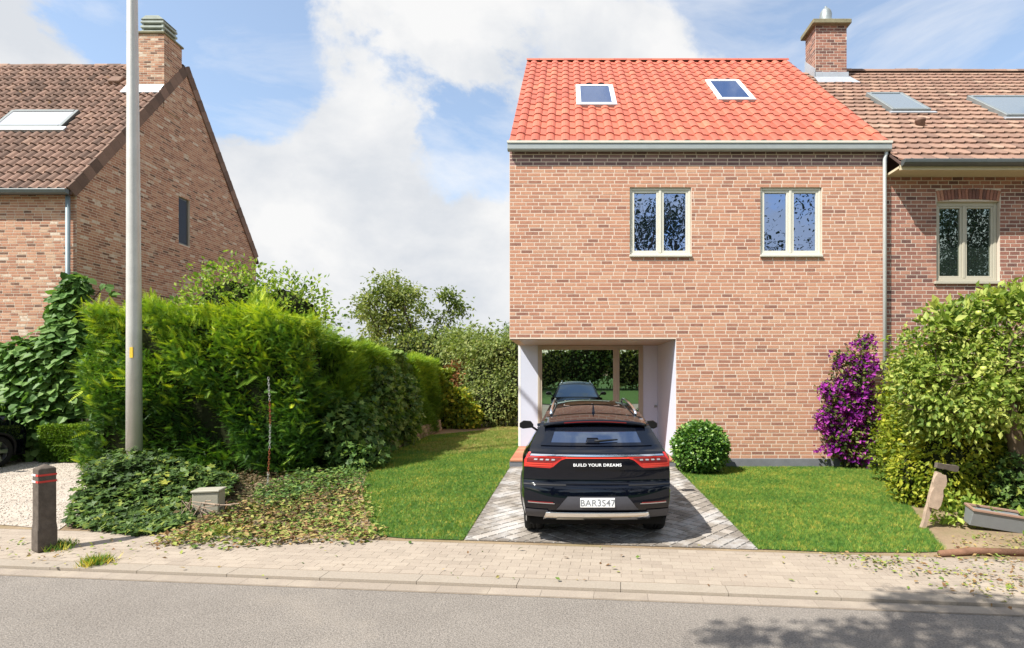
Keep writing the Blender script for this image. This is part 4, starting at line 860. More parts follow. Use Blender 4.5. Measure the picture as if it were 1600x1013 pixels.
# --- box hedge and the vine on the left house
hedge('box_hedge', 'low neatly clipped box hedge edging the gravel drive', -12.3, (143 - CX) * 12.6 / F, 12.55, 13.2, .88, 15000, LEAF, .055, m_box, rough=.03, top_growth=.9, faces='ffttrl', core=1.0)
vt = shrub('climbing_vine', 'large-leaved climbing vine heaped against the front of the left house', [(-12.9, 13.0, 1.2, .9, .35, 1.25), (-13.8, 13.1, 1.3, .9, .3, 1.2), (-12.2, 13.1, 2.4, .75, .35, .95), (-11.8, 13.2, 1.9, .55, .3, 1.0), (-13.2, 13.1, 2.3, .7, .3, .6), (-12.35, 13.25, 3.5, .28, .18, .75), (-11.75, 13.5, 3.1, .45, .2, .35), (-12.1, 13.3, 4.25, .30, .15, .32), (-12.3, 13.2, 3.3, .4, .2, .5)],
           6500, BROAD, .19, m_vine, core=.6, cat='vine', droop=.7, shell=.5)
me = mesh_from('leaf', np.array(BROAD[0]) , np.array(BROAD[1] ) , m_vine)
p, o = ellipsoid_pts(900, [(-12.9, 13.0, 1.2, .95, .4, 1.3), (-12.2, 13.05, 2.4, .8, .4, 1.0), (-13.2, 13.05, 2.3, .75, .35, .65), (-12.3, 13.2, 3.5, .3, .2, .8)], .05)
m = (o[:, 1] < -.25) & (p[:, 2] > .2); p, o = p[m][:260], o[m][:260]
for i in range(len(p)):
    a = Vector(o[i]) * .5 + Vector((random.gauss(0, .5), -.3, -.6)); nn = Vector((random.gauss(0, .3), -.8, .6)); y = a.normalized(); x = y.cross(nn).normalized(); z = x.cross(y); s = random.uniform(.17, .25)
    o_ = bpy.data.objects.new('leaf', me); link(o_, vt); o_.matrix_basis = frame(Vector(p[i]), x * s, y * s, z * s); o_['tone'] = random.uniform(.35, .95)
mb = MB(); mb.tube([(-11.85, 13.4, 3.9), (-11.6, 13.55, 4.35), (-11.35, 13.6, 4.3), (-11.1, 13.6, 3.9), (-11.0, 13.6, 3.6)], .012, 5); mb.build('tendril', m_bark, vt, True)
tp = np.array([(-11.6, 13.5, 4.35), (-11.5, 13.5, 4.3), (-11.35, 13.5, 4.25), (-11.2, 13.5, 4.1), (-11.1, 13.5, 3.9), (-11.05, 13.5, 3.75), (-11.0, 13.5, 3.6), (-11.45, 13.5, 4.15)])
scatter('tendril_leaves', *BROAD, tp, rng.normal(size=(8, 3)) + np.array((0, -.5, -1)), np.tile(np.array((0, -1., .6)), (8, 1)), np.full(8, .2), m_vine, vt)
# --- ground ivy under the lamp post
def ivy_h(x, y):
    return .42 * np.exp(-(((x + 7.6) / 1.3) ** 2 + ((y - 9.3) / .9) ** 2)) + .28 * np.exp(-(((x + 6.6) / 1.4) ** 2 + ((y - 8.9) / .7) ** 2)) + .34 * np.exp(-(((x + 7.4) / 1.6) ** 2 + ((y - 8.2) / .7) ** 2))
ivp = [G(98, 824), G(125, 797), G(172, 768), G(203, 746), (-7.0, 11.0), (-6.3, 10.3), G(355, 790), G(310, 805), G(280, 826), G(220, 838)]
q = rand_in([(p_[0], p_[1]) for p_ in ivp], 17000); n = len(q); h_ = ivy_h(q[:, 0], q[:, 1])
h_ = h_ * (1 + .22 * np.sin(q[:, 0] * 7 + 3 * np.sin(q[:, 1] * 5)) * np.sin(q[:, 1] * 8)); p = np.column_stack([q, .03 + h_ * (.65 + .4 * rng.random(n)) + .04 * rng.random(n)])
t = thing('ground_ivy', 'glossy dark ivy mound sprawling round the foot of the lamp post', 'ivy', (-7.4, 9, 0))
ax = rng.normal(size=(n, 3)); ax[:, 2] = -.25 + .3 * rng.normal(size=n); ax[:, 1] -= .5; nr = rng.normal(size=(n, 3)) * .35 + np.array((0, -.35, 1.))
scatter('foliage', *IVY, p, ax, nr, rng.uniform(.05, .13, n), m_ivy, t)
gx, gy = np.meshgrid(np.linspace(-9.6, -4.4, 40), np.linspace(7.6, 11.2, 30)); gz = ivy_h(gx, gy) * .7 - .02; gok = in_poly(np.column_stack([gx.ravel(), gy.ravel()]), [(p_[0], p_[1]) for p_ in ivp]); vv_ = np.column_stack([gx.ravel(), gy.ravel(), gz.ravel()])
ff = np.array([(j * 40 + i, j * 40 + i + 1, (j + 1) * 40 + i + 1, (j + 1) * 40 + i) for j in range(29) for i in range(39) if gok[j * 40 + i] and gok[j * 40 + i + 1] and gok[(j + 1) * 40 + i]]); mobj('stems', vv_, ff, m_dark_core, t)
# --- clippings
lit = [G(235, 850), G(300, 822), G(380, 790), G(560, 762), G(575, 800), G(600, 846), G(470, 850), G(330, 856)]
def litter(name, label, poly, n, size, mat, h=.05):
    q = rand_in([(p_[0], p_[1]) for p_ in poly], n); q = q + rng.normal(size=q.shape) * .09; q = q[(np.sin(q[:, 0] * 5.1 + 2 * np.sin(q[:, 1] * 4.3)) * np.sin(q[:, 1] * 6.7 + q[:, 0]) + rng.normal(size=len(q)) * .6) > -.45]; n = len(q); p = np.column_stack([q, .008 + h * rng.random(n) ** 2])
    ax = rng.normal(size=(n, 3)); ax[:, 2] *= .25; nr = rng.normal(size=(n, 3)) * .35 + np.array((0, 0, 1.))
    return tag(scatter(name, *LEAF, p, ax, nr, size * rng.uniform(.5, 1.3, n), mat), label, 'clippings', kind='stuff')
litter('leaf_clippings', 'hedge clippings strewn on the soil beside the left lawn', lit, 12000, .075, m_dry, .10)
litter('dark_leaf_mould', 'dark brown leaf mould and twigs on the ground between ivy and yew', [G(300, 815), G(240, 800), G(215, 745), (-7.5, 11.2), (-5.2, 11.2), G(560, 760), G(540, 800), G(400, 835)], 12000, .085, m_mould, .12)
litter('leaf_clippings', 'shaded leaves and twigs on the soil under the hedge', [G(400, 800), G(560, 765), G(570, 740), G(600, 720), (-5.2, 15), (-5.4, 11), G(400, 770)], 14000, .08, m_mixed, .15)
litter('leaf_litter', 'dry leaves scattered at the right end of the footway', [G(1240, 872), G(1485, 862), G(1500, 835), G(1640, 840), G(1700, 960), G(1560, 945), G(1440, 905), G(1330, 885)], 3000, .05, m_dry, .03)
litter('fallen_leaves', 'few loose leaves lying along the footway', [SP(-8, .2), SP(5, .2), SP(5, 1.5), SP(-8, 1.5)], 260, .06, m_dry, .01)
litter('fallen_leaves', 'weeds and leaves on the footway round the wooden bollard', [SP(-7.4, .25), SP(-5.0, .25), SP(-4.4, 1.0), SP(-7.4, 1.2)], 260, .05, m_dry, .02)
q = rand_in([(p_[0], p_[1]) for p_ in (G(640, 700), G(780, 668), G(810, 668), G(805, 700), G(700, 712))], 26000); n = len(q); p = np.column_stack([q, np.full(n, .004)])
ax = rng.normal(size=(n, 3)) * .6; ax[:, 2] = .8
tag(scatter('dry_grass', *BL, p, ax, rng.normal(size=(n, 3)), rng.uniform(.04, .09, n), m_dry, None, rng.random(n) * .5 + .15), 'dry straw-coloured grass at the far end of the left lawn', 'grass', kind='stuff')
for (px_, py_, s_, lb) in ((150, 880, .06, 'small green weed tuft in the gutter near the bollard'), (343, 832, .09, 'grass tuft at the front edge of the ground ivy'), (92, 856, .07, 'wispy weed at the foot of the bollard')):
    c = G(px_, py_); n = 160; p = np.column_stack([rng.normal(size=(n, 2)) * s_ + np.array((c.x, c.y)), np.zeros(n)]); ax = rng.normal(size=(n, 3)) * .6; ax[:, 2] = 1
    tag(scatter('weed_tuft', *BL, p, ax, rng.normal(size=(n, 3)), rng.uniform(.06, .13, n), m_grass), lb, 'weed', kind='stuff')
# --- low stone wall under the far hedge
m_stone = piecemat('rough_wall_stone', [(0, (.17, .13, .10)), (.5, (.27, .21, .16)), (1, (.36, .29, .22))], sc=5, stain=(3, .5, .7, (.10, .11, .05), .5))
lw = thing('low_wall', 'low rough stone retaining wall under the far hedge', 'wall', (-4.85, 17, 0))
wa, wb = Vector((-4.72, 13.6, 0)), Vector((-4.72, 20.3, 0))
MB().box((-4.98, 13.6, 0), (-4.745, 20.3, .40)).build('core', m_joint, lw)
Ms = []
for r in range(3):
    y = 13.6 + (r % 2) * .1
    while y < 20.1:
        l = random.uniform(.22, .5); Ms.append(frame(Vector((-4.735 + random.uniform(0, .03), y + l / 2, .005 + r * .135 + .065)), Vector((0, l - .02, 0)), Vector((-.12, 0, 0)), Vector((0, 0, .12 + random.uniform(-.01, .015))))); y += l
pieces('stone', 'stones', lw, BOXV, BOXF, Ms, [random.random() for _ in Ms], m_stone)
# --- background trees
tree('walnut_tree', 'tall airy tree with two spreading tops beyond the lawn', (-10.9, 33, 0), 8.3, .2, .9, LEAF, .24, 4000, m_oliv, m_bark_d, depth=3, split=2, clump=.34, up=.4)
tree('walnut_tree', 'slim tree right beside the airy double-topped tree', (-8.9, 32.5, 0), 8.8, .18, .6, LEAF, .24, 4600, m_oliv, m_bark_d, depth=3, split=2, clump=.34, up=.5)
tree('willow_tree', 'dry olive-brown bushy tree near the corner of the orange-roofed house', (-3.7, 25.5, 0), 5.7, .15, .75, LEAF, .17, 15000, m_willow, m_bark, depth=3, clump=.45, trunk_f=.2)
shrub('olive_shrub', 'rounded olive-green shrub at the far end of the left lawn', [(-3.0, 22.0, .95, 1.25, .9, 1.05), (-2.2, 22.3, 1.3, 1.0, .8, 1.3), (-1.4, 22.6, 1.4, .9, .8, 1.4), (-3.4, 22.8, 1.7, 1.1, .9, 1.2), (-2.4, 23.2, 2.6, 1.2, .9, 1.2)], 20000, LEAF, .13, m_willow, shell=.5)
shrub('yellow_shrub', 'low yellow-green shrub where the hedge row meets the olive shrub', [(-4.5, 21.4, .75, .75, .6, .85), (-3.95, 21.2, .5, .6, .5, .55)], 5000, BROAD, .12, m_yellow)
shrub('red_leaf_bush', 'reddish twiggy bush between the willow and the hedge', [(-4.3, 24, 2.0, 1.1, .8, .9), (-5.0, 24.2, 1.6, .8, .8, 1.0)], 3500, LEAF, .15, m_red, core=.6)
shrub('pale_bush', 'pale bush left of the airy trees peeping over the thuja', [(-10.2, 30, 2.6, 1.5, 1.2, 1.6), (-8.6, 30, 3.0, 1.6, 1.2, 1.5), (-7.0, 29.5, 3.1, 1.6, 1.1, 1.6)], 9000, LEAF, .22, m_oliv, shell=.6)
shrub('dark_conifer', 'dark green conifer showing at the edge of the orange-roofed house', [(-2.6, 28, 2.4, .9, .8, 2.4), (-2.3, 28, 4.2, .5, .5, 1.2)], 7000, YEW, .3, m_mixed)
shrub('dense_thicket', 'dark leafy thicket closing off the garden behind the hedge', [(x, 36 + random.random() * 2, 1.0, 2.0, 1.2, 1.1 + random.random() * 2.0) for x in range(-22, 6, 3)], 24000, LEAF, .26, m_mixed, shell=.5, stems=False)
# --- right side
hedge('hornbeam_hedge', 'yellow-green hornbeam hedge under the apple tree in front of the neighbour', 5.95, 12.2, 8.5, 10.4, 1.85, 30000, LEAF, .095, m_horn, faces='ffftl', rough=.14, top_growth=.3, spread=.9)
kA = 7.7 / 8.9
def sA(b): return (b[0] * kA, b[1] * kA, 1.9 + (b[2] - 2) * kA * .95) + tuple(v * kA for v in b[3:])
at = thing('apple_tree', 'spreading apple tree with small green apples in front of the neighbour house', 'tree', (6.45, 7.75, 0)); mb = MB(); tips = []
mb.tube([(6.45, 7.75, -.1), (6.42, 7.74, .4), (6.5, 7.75, .9), (6.38, 7.7, 1.35), (6.3, 7.65, 1.65)], [.15, .115, .10, .10, .085], 10, cap=False)
for a, e_, l in ((170, .55, 1.3), (200, .9, 1.2), (240, .8, 1.1), (300, .9, 1.2), (20, .7, 1.3), (100, 1.1, 1.2), (150, 1.2, 1.4), (350, 1.3, 1.3)):
    limbs(mb, (6.32, 7.66, 1.5), (math.cos(R(a)), math.sin(R(a)) * .6, e_), l * .7, .045, 2, tips, .5, 3, .1)
mb.build('trunk', m_bark, at, True)
ab = [(6.35, 9.3, 2.35, .7, .6, .9), (6.5, 8.9, 2.0, .95, .8, .95), (7.3, 8.9, 2.4, 1.05, .9, 1.05), (8.1, 9.0, 2.2, .9, .8, 1.0), (6.9, 8.9, 1.75, 1.15, .8, .6), (5.95, 9.0, 2.3, .45, .5, .75), (8.6, 9.0, 1.6, .9, .8, .9), (8.4, 8.9, 1.6, .8, .6, .5), (6.7, 9.0, 3.0, .45, .4, .55), (6.1, 9.3, 1.6, .35, .5, .6), (8.5, 9.2, 2.9, .6, .5, .5)]
ab = [sA(b) for b in ab]
leaves_on('crown', 26000, ab, LEAF, .09, m_apple, at, .9, .5, .3, gaps=.42)
leaves_on('shoot_leaves', 800, [sA((7.4, 8.9, 3.4, .8, .4, .35)), sA((6.3, 8.9, 3.1, .4, .3, .3))], LEAF, .15, m_apple, at, .9, .5, -.6)['kind'] = 'stuff'
p, o = ellipsoid_pts(46, ab, .08); m = (o[:, 1] < 0); ap = MB().lathe([(.008, -.036), (.030, -.03), (.040, 0), (.033, .03), (.01, .033)], 10); ame = mesh_from('apple', np.array(ap.v), [tuple(f) for f in ap.f], m_fruit, True)
for q in p[m]: o_ = bpy.data.objects.new('apple', ame); link(o_, at); o_.location = q
ti = shrub('ivy_stump', 'dark ivy growing round the foot of the apple tree', [(6.5, 7.7, .4, .35, .3, .5), (6.95, 7.6, .3, .5, .35, .4), (7.4, 7.7, .4, .5, .4, .5)], 4500, IVY, .10, m_ivy, stems=False)
shrub('hornbeam_shrub', 'yellow-green hornbeam shoots between the right lawn and the downpipe', [(6.9, 10.9, .8, .5, .5, .9), (6.65, 10.3, .7, .5, .6, .8), (6.3, 9.5, .6, .5, .6, .7), (7.2, 11.2, 1.4, .4, .4, .9), (6.6, 10.2, 1.7, .45, .6, .9), (6.3, 9.4, 1.6, .4, .6, .8)], 14000, LEAF, .09, m_horn)
shrub('hornbeam_shrub', 'leafy yellow-green hornbeam shoots in front of the hedge, left of the planter', [(5.75, 8.15, .7, .42, .35, .75), (6.1, 8.1, .8, .4, .3, .85), (5.85, 8.4, 1.35, .5, .4, .5), (5.45, 8.5, .4, .3, .3, .5)], 9000, LEAF, .085, m_horn)
shrub('bramble', 'small bright green weeds growing beside the leaning post', [(5.15, 7.35, .22, .18, .2, .3), (5.55, 7.3, .15, .25, .2, .2), (6.1, 7.0, .1, .3, .2, .2)], 500, LEAF, .10, m_vib, core=0, stems=False, droop=-.5)
# boxwood ball
bc = P(1095, 705, 11.3); bb = shrub('boxwood_ball', 'round clipped boxwood ball beside the driveway against the brick wall', [(bc.x, 11.35, .50, .52, .50, .50)], 9000, BROAD, .065, m_ball, shell=.12, core=.88, droop=-.1, spread=.7, stems=False, up=.8)
# bougainvillea
bg_t = thing('bougainvillea', 'magenta bougainvillea climbing the salmon brick wall by the downpipe', 'climber', (6.35, 11.8, 0))
def bz(px, py, rx_, rz_, Y=11.72, ry_=.2): q = P(px, py, Y); return (q.x, q.y, q.z, rx_ * Y / F, ry_, rz_ * Y / F)
bl = [bz(1330, 640, 40, 70), bz(1345, 600, 35, 60), bz(1355, 655, 28, 45), bz(1315, 610, 26, 40), bz(1340, 700, 30, 28), bz(1348, 560, 22, 28), bz(1352, 535, 14, 14), bz(1318, 675, 30, 30), bz(1310, 690, 22, 24), bz(1310, 560, 10, 12), bz(1305, 640, 24, 26), bz(1292, 660, 16, 22), bz(1288, 612, 10, 16), bz(1296, 705, 18, 14)]
leaves_on('foliage', 4600, bl, LEAF, .10, m_bougl, bg_t, .95, .4, .3, gaps=.2)
FLW = ([(0, 0, 0), (.35, .3, .25), (0, .9, .35), (-.35, .3, .25), (.6, -.3, .3), (.3, -.6, .1), (-.6, -.3, .3), (-.3, -.6, .1)], [(0, 1, 2), (0, 2, 3), (0, 4, 1), (0, 5, 4), (0, 3, 6), (0, 6, 7)])
nb_ = 2300; p, o = ellipsoid_pts(nb_, bl, .75); cl = rng.integers(0, nb_, 330); p = p[cl][rng.integers(0, 330, nb_)] + rng.normal(size=(nb_, 3)) * .055
scatter('bracts', *FLW, p, rng.normal(size=(nb_, 3)), rng.normal(size=(nb_, 3)) * .6 + np.array((0, -1., .5)), rng.uniform(.045, .075, nb_), m_magenta, bg_t, rng.random(nb_))
mb = MB()
for k in range(7):
    x = 6.25 + random.uniform(-.15, .25); mb.tube([(x, 11.8, 0), (x + random.uniform(-.3, .3), 11.75, .8), (x + random.uniform(-.4, .4), 11.78, 1.6), (x + random.uniform(-.35, .35), 11.82, 2.4)], [.02, .016, .012, .006], 6)
mb.build('stem', m_bark_d, bg_t, True)

# =================================================================== STREET FURNITURE
m_wood = plain('weathered_dark_wood', (.115, .095, .078), .9, .15, var=.4, sc=14, bstr=.8)
m_wood_p = plain('pale_weathered_wood', (.36, .27, .20), .9, .1, var=.35, sc=9, bstr=.6)
m_galv = plain('galvanised_steel', (.56, .54, .50), .5, .4, metal=.35, var=.12, sc=3)
m_redt = plain('red_tape', (.55, .04, .03), .5, .4); m_whitet = plain('white_tape', (.75, .74, .70), .5, .4)
m_yel = plain('yellow_sticker', (.70, .45, .04), .5, .3)
lp = thing('lamp_post', 'tall tapered galvanised steel lamp post standing in the ivy', 'lamp post', (-8.42, 10.45, 0))
mb = MB(); mb.tube([(-8.40, 10.45, 0), (-8.405, 10.45, 3), (-8.44, 10.45, 9.5), (-8.45, 10.45, 11.5)], [.134, .124, .086, .07], 28); mb.build('pole', m_galv, lp, True)
MB().tube([(-8.45, 10.45, 11.48), (-8.4, 10.3, 11.75), (-8.0, 9.5, 12.0), (-7.7, 8.9, 12.05)], [.06, .05, .045, .04], 12).build('arm', m_galv, lp, True)
MB().box((-7.83, 8.2, 11.98), (-7.5, 8.95, 12.12)).build('lamp_head', m_galv, lp, bevel=.03)
q = P(205, 551, 10.32); MB().box((q.x - .03, 10.316, q.z - .10), (q.x + .03, 10.335, q.z + .10)).build('sticker', m_yel, lp)
# bollard
b0 = G(70, 863); bx, by = b0.x - .09, b0.y + .09
bo = thing('bollard', 'dark wooden bollard with red and white tape bands beside the gravel drive', 'bollard', (bx, by, 0)); s = .125; hB = 1.0
rot = Matrix.Translation((bx, by, 0)) @ Matrix.Rotation(R(-28), 4, 'Z'); mb = MB()
prof_b = [(.090, 0), (.089, .25), (.082, .32), (.081, hB - .05)]
vs = []; fs = []
for w_, z_ in prof_b: vs += [rot @ Vector((sx * w_, sy * w_, z_)) for sx, sy in ((-1, -1), (1, -1), (1, 1), (-1, 1))]
vs.append(rot @ Vector((0, 0, hB)))
for i in range(3): fs += [(i * 4 + k, i * 4 + (k + 1) % 4, i * 4 + 4 + (k + 1) % 4, i * 4 + 4 + k) for k in range(4)]
fs += [(12 + k, 12 + (k + 1) % 4, 16) for k in range(4)] + [(3, 2, 1, 0)]
mobj('post', vs, fs, m_wood, bo, bevel=.012, seg=2)
for k, z_ in enumerate((.79, .865)):
    w_ = .0815
    MB().tbox(rot, (-w_ - .003, -w_ - .003, z_), (.015, -w_ + .002, z_ + .022)).build('white_band', m_whitet, bo); MB().tbox(rot, (.015, -w_ - .003, z_), (w_ + .003, -w_ + .002, z_ + .022)).build('red_band', m_redt, bo)
    MB().tbox(rot, (w_ - .002, -w_ + .002, z_), (w_ + .003, w_ + .003, z_ + .022)).build('red_band', m_redt, bo); MB().tbox(rot, (-w_ - .003, -w_ + .002, z_), (-w_ + .002, w_ + .003, z_ + .022)).build('white_band', m_whitet, bo)
# utility box
m_ub = plain('grey_plastic_cabinet', (.36, .34, .27), .5, .3, var=.05, sc=4); ub = thing('utility_box', 'small grey utility cabinet half buried in clippings and ivy', 'utility box', (-5.1, 7.75, 0))
rot = Matrix.Translation((-5.22, 7.85, 0)) @ Matrix.Rotation(R(12), 4, 'Z')
MB().tbox(rot, (-.17, -.12, 0), (.17, .12, .34)).build('body', m_ub, ub, bevel=.01); MB().tbox(rot, (-.185, -.135, .341), (.185, .135, .375)).build('lid', m_ub, ub, bevel=.008)
MB().tbox(rot, (-.16, -.0852, .315), (.16, -.118, .328)).build('lid_seam', m_dark, ub)
tw = MB()
for k in range(9):
    x = -5.35 + random.uniform(-.15, .3); tw.tube([(x, 7.6 + random.uniform(-.1, .1), .02), (x + random.uniform(-.1, .25), 7.62, random.uniform(.1, .3)), (x + random.uniform(.1, .5), 7.6, random.uniform(.05, .28))], .007, 5)
tag(tw.build('dead_twigs', m_wood_p), 'pale dead twigs leaning on the grey utility cabinet', 'twigs')
# red-white chain hanging in front of the yew
m_chain_a = plain('faded_white_chain', (.42, .42, .38), .6, .3, var=.4, sc=20); m_chain_b = plain('faded_red_chain', (.32, .09, .04), .6, .3, var=.3, sc=20)
cp = G(404, 775); Yc = cp.y + .3; ct = thing('marker_chain', 'thin faded red and white chain hanging in front of the yew', 'chain', (cp.x, Yc, 0)); n_l = 34; z_top = zt(592, Yc)
lk = MB(); ring = [(.014 * math.cos(a), 0, .032 * math.sin(a)) for a in [2 * math.pi * k / 8 for k in range(9)]]; lk.tube(ring, .0045, 5, cap=False)
lw_ = mesh_from('link', np.array(lk.v), [tuple(f) for f in lk.f], m_chain_a); lr_ = mesh_from('link', np.array(lk.v), [tuple(f) for f in lk.f], m_chain_b)
for k in range(int(z_top / .046)):
    z_ = z_top - k * .046; o_ = bpy.data.objects.new('link', lw_ if (k // 9) % 2 == 0 else lr_); link(o_, ct); o_.location = (cp.x + .03 * math.sin(k * .09), Yc, max(.03, z_)); o_.rotation_euler = (0, random.uniform(-.15, .15), (k % 2) * R(90) + .5)
# power line across the yew
# leaning sign post at right
sp = thing('leaning_post', 'weathered leaning wooden post with broken planks at the right lawn edge', 'post', (4.9, 7.1, 0))
A_ = Vector((4.72, 7.12, 0)); B_ = P(1466, 738, 7.2)
def plank(nm, a, b, w, th, mat, par, jag=0):
    a, b = Vector(a), Vector(b); y = (b - a).normalized(); x = y.cross(Vector((0, 1, 0))).normalized(); z = x.cross(y); n = 7; mb = MB(); L_ = (b - a).length
    vs = []; 
    for i in range(n + 1):
        c_ = a + y * (L_ * i / n); w1 = w * (1 + random.uniform(-jag, jag)); vs += [c_ - x * w1 / 2 - z * th / 2, c_ + x * w1 / 2 - z * th / 2, c_ + x * w1 / 2 + z * th / 2, c_ - x * w1 / 2 + z * th / 2]
    fs = [(0, 1, 2, 3), tuple(n * 4 + k for k in (3, 2, 1, 0))]
    for i in range(n): fs += [(i * 4 + k, i * 4 + 4 + k, i * 4 + 4 + (k + 1) % 4, i * 4 + (k + 1) % 4) for k in range(4)]
    mb.add(vs, fs); return mb.build(nm, mat, par, bevel=.004)
plank('post', A_, B_, .07, .05, m_wood_p, sp, .25)
plank('plank', P(1458, 795, 7.08), P(1471, 741, 7.12), .15, .03, m_wood_p, sp, .3)
plank('crossbar', P(1462, 727, 7.25), P(1496, 733, 7.3), .08, .05, m_wood, sp, .2)
# planter trough
m_tr = plain('grey_planter', (.19, .20, .205), .6, .35, var=.1); m_rim = plain('brown_planter_rim', (.30, .19, .14), .7, .2, var=.15)
tr = thing('planter_trough', 'grey plastic planter trough tipped on the ground under the apple tree', 'planter', (5.9, 7.0, 0))
rot = Matrix.Translation((5.62, 7.05, .14)) @ Matrix.Rotation(R(-14), 4, 'Z') @ Matrix.Rotation(R(7), 4, 'Y') @ Matrix.Rotation(R(6), 4, 'X')
hw_ = .31; body = MB(); pr = [(-.085, -.11), (.085, -.11), (.12, .11), (-.12, .11)]
body.add([rot @ Vector((-hw_, y, z)) for y, z in pr] + [rot @ Vector((hw_, y, z)) for y, z in pr] + [rot @ Vector((sx * (hw_ - .02), y * .85, .09)) for sx in (-1, 1) for y, z in ((-.12, 0), (.12, 0))],
         [(0, 3, 2, 1), (4, 5, 6, 7), (0, 1, 5, 4), (1, 2, 6, 5), (3, 0, 4, 7), (8, 9, 11, 10)]); body.build('body', m_tr, tr, bevel=.006)
rm = MB(); rm.tbox(rot, (-hw_ - .012, -.135, .10), (hw_ + .012, -.11, .128)); rm.tbox(rot, (-hw_ - .012, .11, .10), (hw_ + .012, .135, .128)); rm.tbox(rot, (-hw_ - .012, -.11, .10), (-hw_ + .02, .11, .128)); rm.tbox(rot, (hw_ - .02, -.11, .10), (hw_ + .012, .11, .128)); rm.build('rim', m_rim, tr, bevel=.003)
lg = MB(); lg.tube([G(1478, 874) + Vector((0, .1, .03)), G(1530, 871) + Vector((0, .1, .035)), G(1620, 873) + Vector((0, .1, .03))], [.035, .045, .04], 9)
tag(lg.build('edging_log', plain('rotten_log', (.20, .11, .07), .95, .1, var=.4, sc=10, bstr=1), None, True), 'reddish rotten edging log lying at the footway edge below the planter', 'log')
MBr = MB().tube([P(1542, 705, 8.4), P(1546, 745, 8.3), P(1553, 800, 8.1)], .008, 6); tag(MBr.build('thin_rod', m_dark), 'thin dark metal rod standing in the hornbeam hedge beside the trunk', 'rod')

# =================================================================== ACROSS THE STREET (seen only in the window panes, and its shade on the road)
g_ = 'trees across the street behind the viewpoint'
for i, (x, y, h, sp_, n, lab) in enumerate(((6.5, -15.5, 17, .8, 4200, 'tall open tree reflected in the left upper window'), (14.5, -15, 19, .9, 8000, 'tall dense tree reflected in the right upper window'), (27, -16, 17, .9, 16000, 'broad tree reflected in the neighbour window'),
                                       (-9, -17, 14, .9, 9000, 'tree standing across the street at the left'))):
    tree('street_tree', lab, (x, y, 0), h, .38, sp_, LEAF, .22, int(n * 1.9), m_farleaf, m_bark_d, group=g_, depth=3, clump=.9, trunk_f=.3, up=.45)
for i, x in enumerate((-14, -9.5, -5.5, -2, 1.5, 5.5, 9.5, 14, 20, 26, 32)):
    h = 2.6 + (i * 37 % 10) * .16
    shrub('verge_bush', 'leafy bush in the row across the street behind the viewpoint, seen only in the panes', [(x, -17.5, h * .5, 2.5, 1.5, h * .55), (x + 1.2, -18, h * .8, 2.0, 1.3, h * .5)], 3000, LEAF, .30, (m_mixed, m_oliv)[i % 2], group='bush row across the street', stems=False)
sh = thing('overhanging_tree', 'tree leaning over the road from across the street, shading the asphalt at lower right', 'tree', (-4.5, -4.5, 0)); mb = MB()
mb.tube([(-4.5, -4.5, -.1), (-4.4, -4.3, 2.5), (-4.0, -3.6, 5), (-3.4, -2.2, 6.6)], [.28, .22, .18, .14], 10, cap=False)
shv = Vector((-to_sun.x / to_sun.z, -to_sun.y / to_sun.z, 0)); pts = []
def tw_(px, py, z): g_p = G(px, py, -.045); return (g_p.x - shv.x * z, g_p.y - shv.y * z, z)
spots = [(1130, 998, 30), (1180, 996, 45), (1230, 1003, 50), (1290, 1000, 50), (1340, 992, 40), (1400, 985, 45), (1440, 1005, 60), (1500, 1000, 70), (1560, 985, 60), (1590, 1005, 70), (1450, 962, 30), (1500, 955, 40), (1560, 965, 50), (1600, 968, 60), (1400, 943, 35), (1460, 938, 45), (1520, 946, 40), (1530, 968, 40), (1600, 958, 50), (1380, 1020, 60), (1250, 1030, 60), (1500, 1040, 90), (1420, 972, 25)]
cs_ = []
for px_, py_, w_ in spots:
    z = 6.6 + random.uniform(-.5, .5); c = tw_(px_, py_, z); cs_.append((c, w_ * 4.6 / F)); mb.tube([(-3.4, -2.2, 6.6), ((c[0] - 3.4) / 2, (c[1] - 2.2) / 2, 6.9), c], [.05, .03, .01], 5)
mb.build('trunk', m_bark_d, sh, True)
pp = np.concatenate([np.array(c) + rng.normal(size=(90, 3)) * np.array((w * .55, .10, .12)) for c, w in cs_]); n = len(pp)
scatter('crown', *LEAF, pp, rng.normal(size=(n, 3)), rng.normal(size=(n, 3)) * .5 + np.array((0, 0, 1.)), rng.uniform(.07, .14, n), m_oliv, sh)
# =================================================================== CAR
m_paint = plain('black_car_paint', (.002, .003, .007), .02, .5, var=.0, bstr=.0, Coat_Weight=.0)
m_cglass = glassmat('car_glass', (.008, .010, .016), .30, (.6, .74, 1.0))
m_clad = plain('grey_car_plastic', (.055, .055, .065), .55, .4, var=.08, sc=20)
m_clad_d = plain('dark_car_plastic', (.012, .012, .013), .6, .3, var=.08, sc=20)
m_chrome = plain('chrome', (.82, .82, .83), .12, .5, metal=1.0, var=.01, bstr=0)
m_satin = plain('satin_aluminium', (.55, .56, .58), .3, .5, metal=.9, var=.02, bstr=0)
m_tyre = plain('tyre_rubber', (.018, .018, .018), .85, .2, var=.2, sc=30)
m_red = plain('red_tail_lens', (.62, .025, .02), .15, .6, var=.03, bstr=0, Coat_Weight=.6)
m_reddk = plain('dark_red_lens', (.20, .012, .014), .12, .6, var=.03, bstr=0, Coat_Weight=.6)
m_redl = plain('bright_red_light_bar', (.85, .08, .05), .2, .5, var=.02, bstr=0)
m_plate = plain('white_plate', (.78, .78, .78), .4, .4, var=.01, bstr=0)
m_ink = plain('grey_plate_ink', (.20, .21, .22), .5, .3)
m_lamp = plain('clear_lamp_lens', (.45, .48, .52), .1, .7, var=.02, bstr=0)
m_sroof = glassmat('sunroof_glass', (.02, .018, .015), .35, (.9, .85, .78), .02)

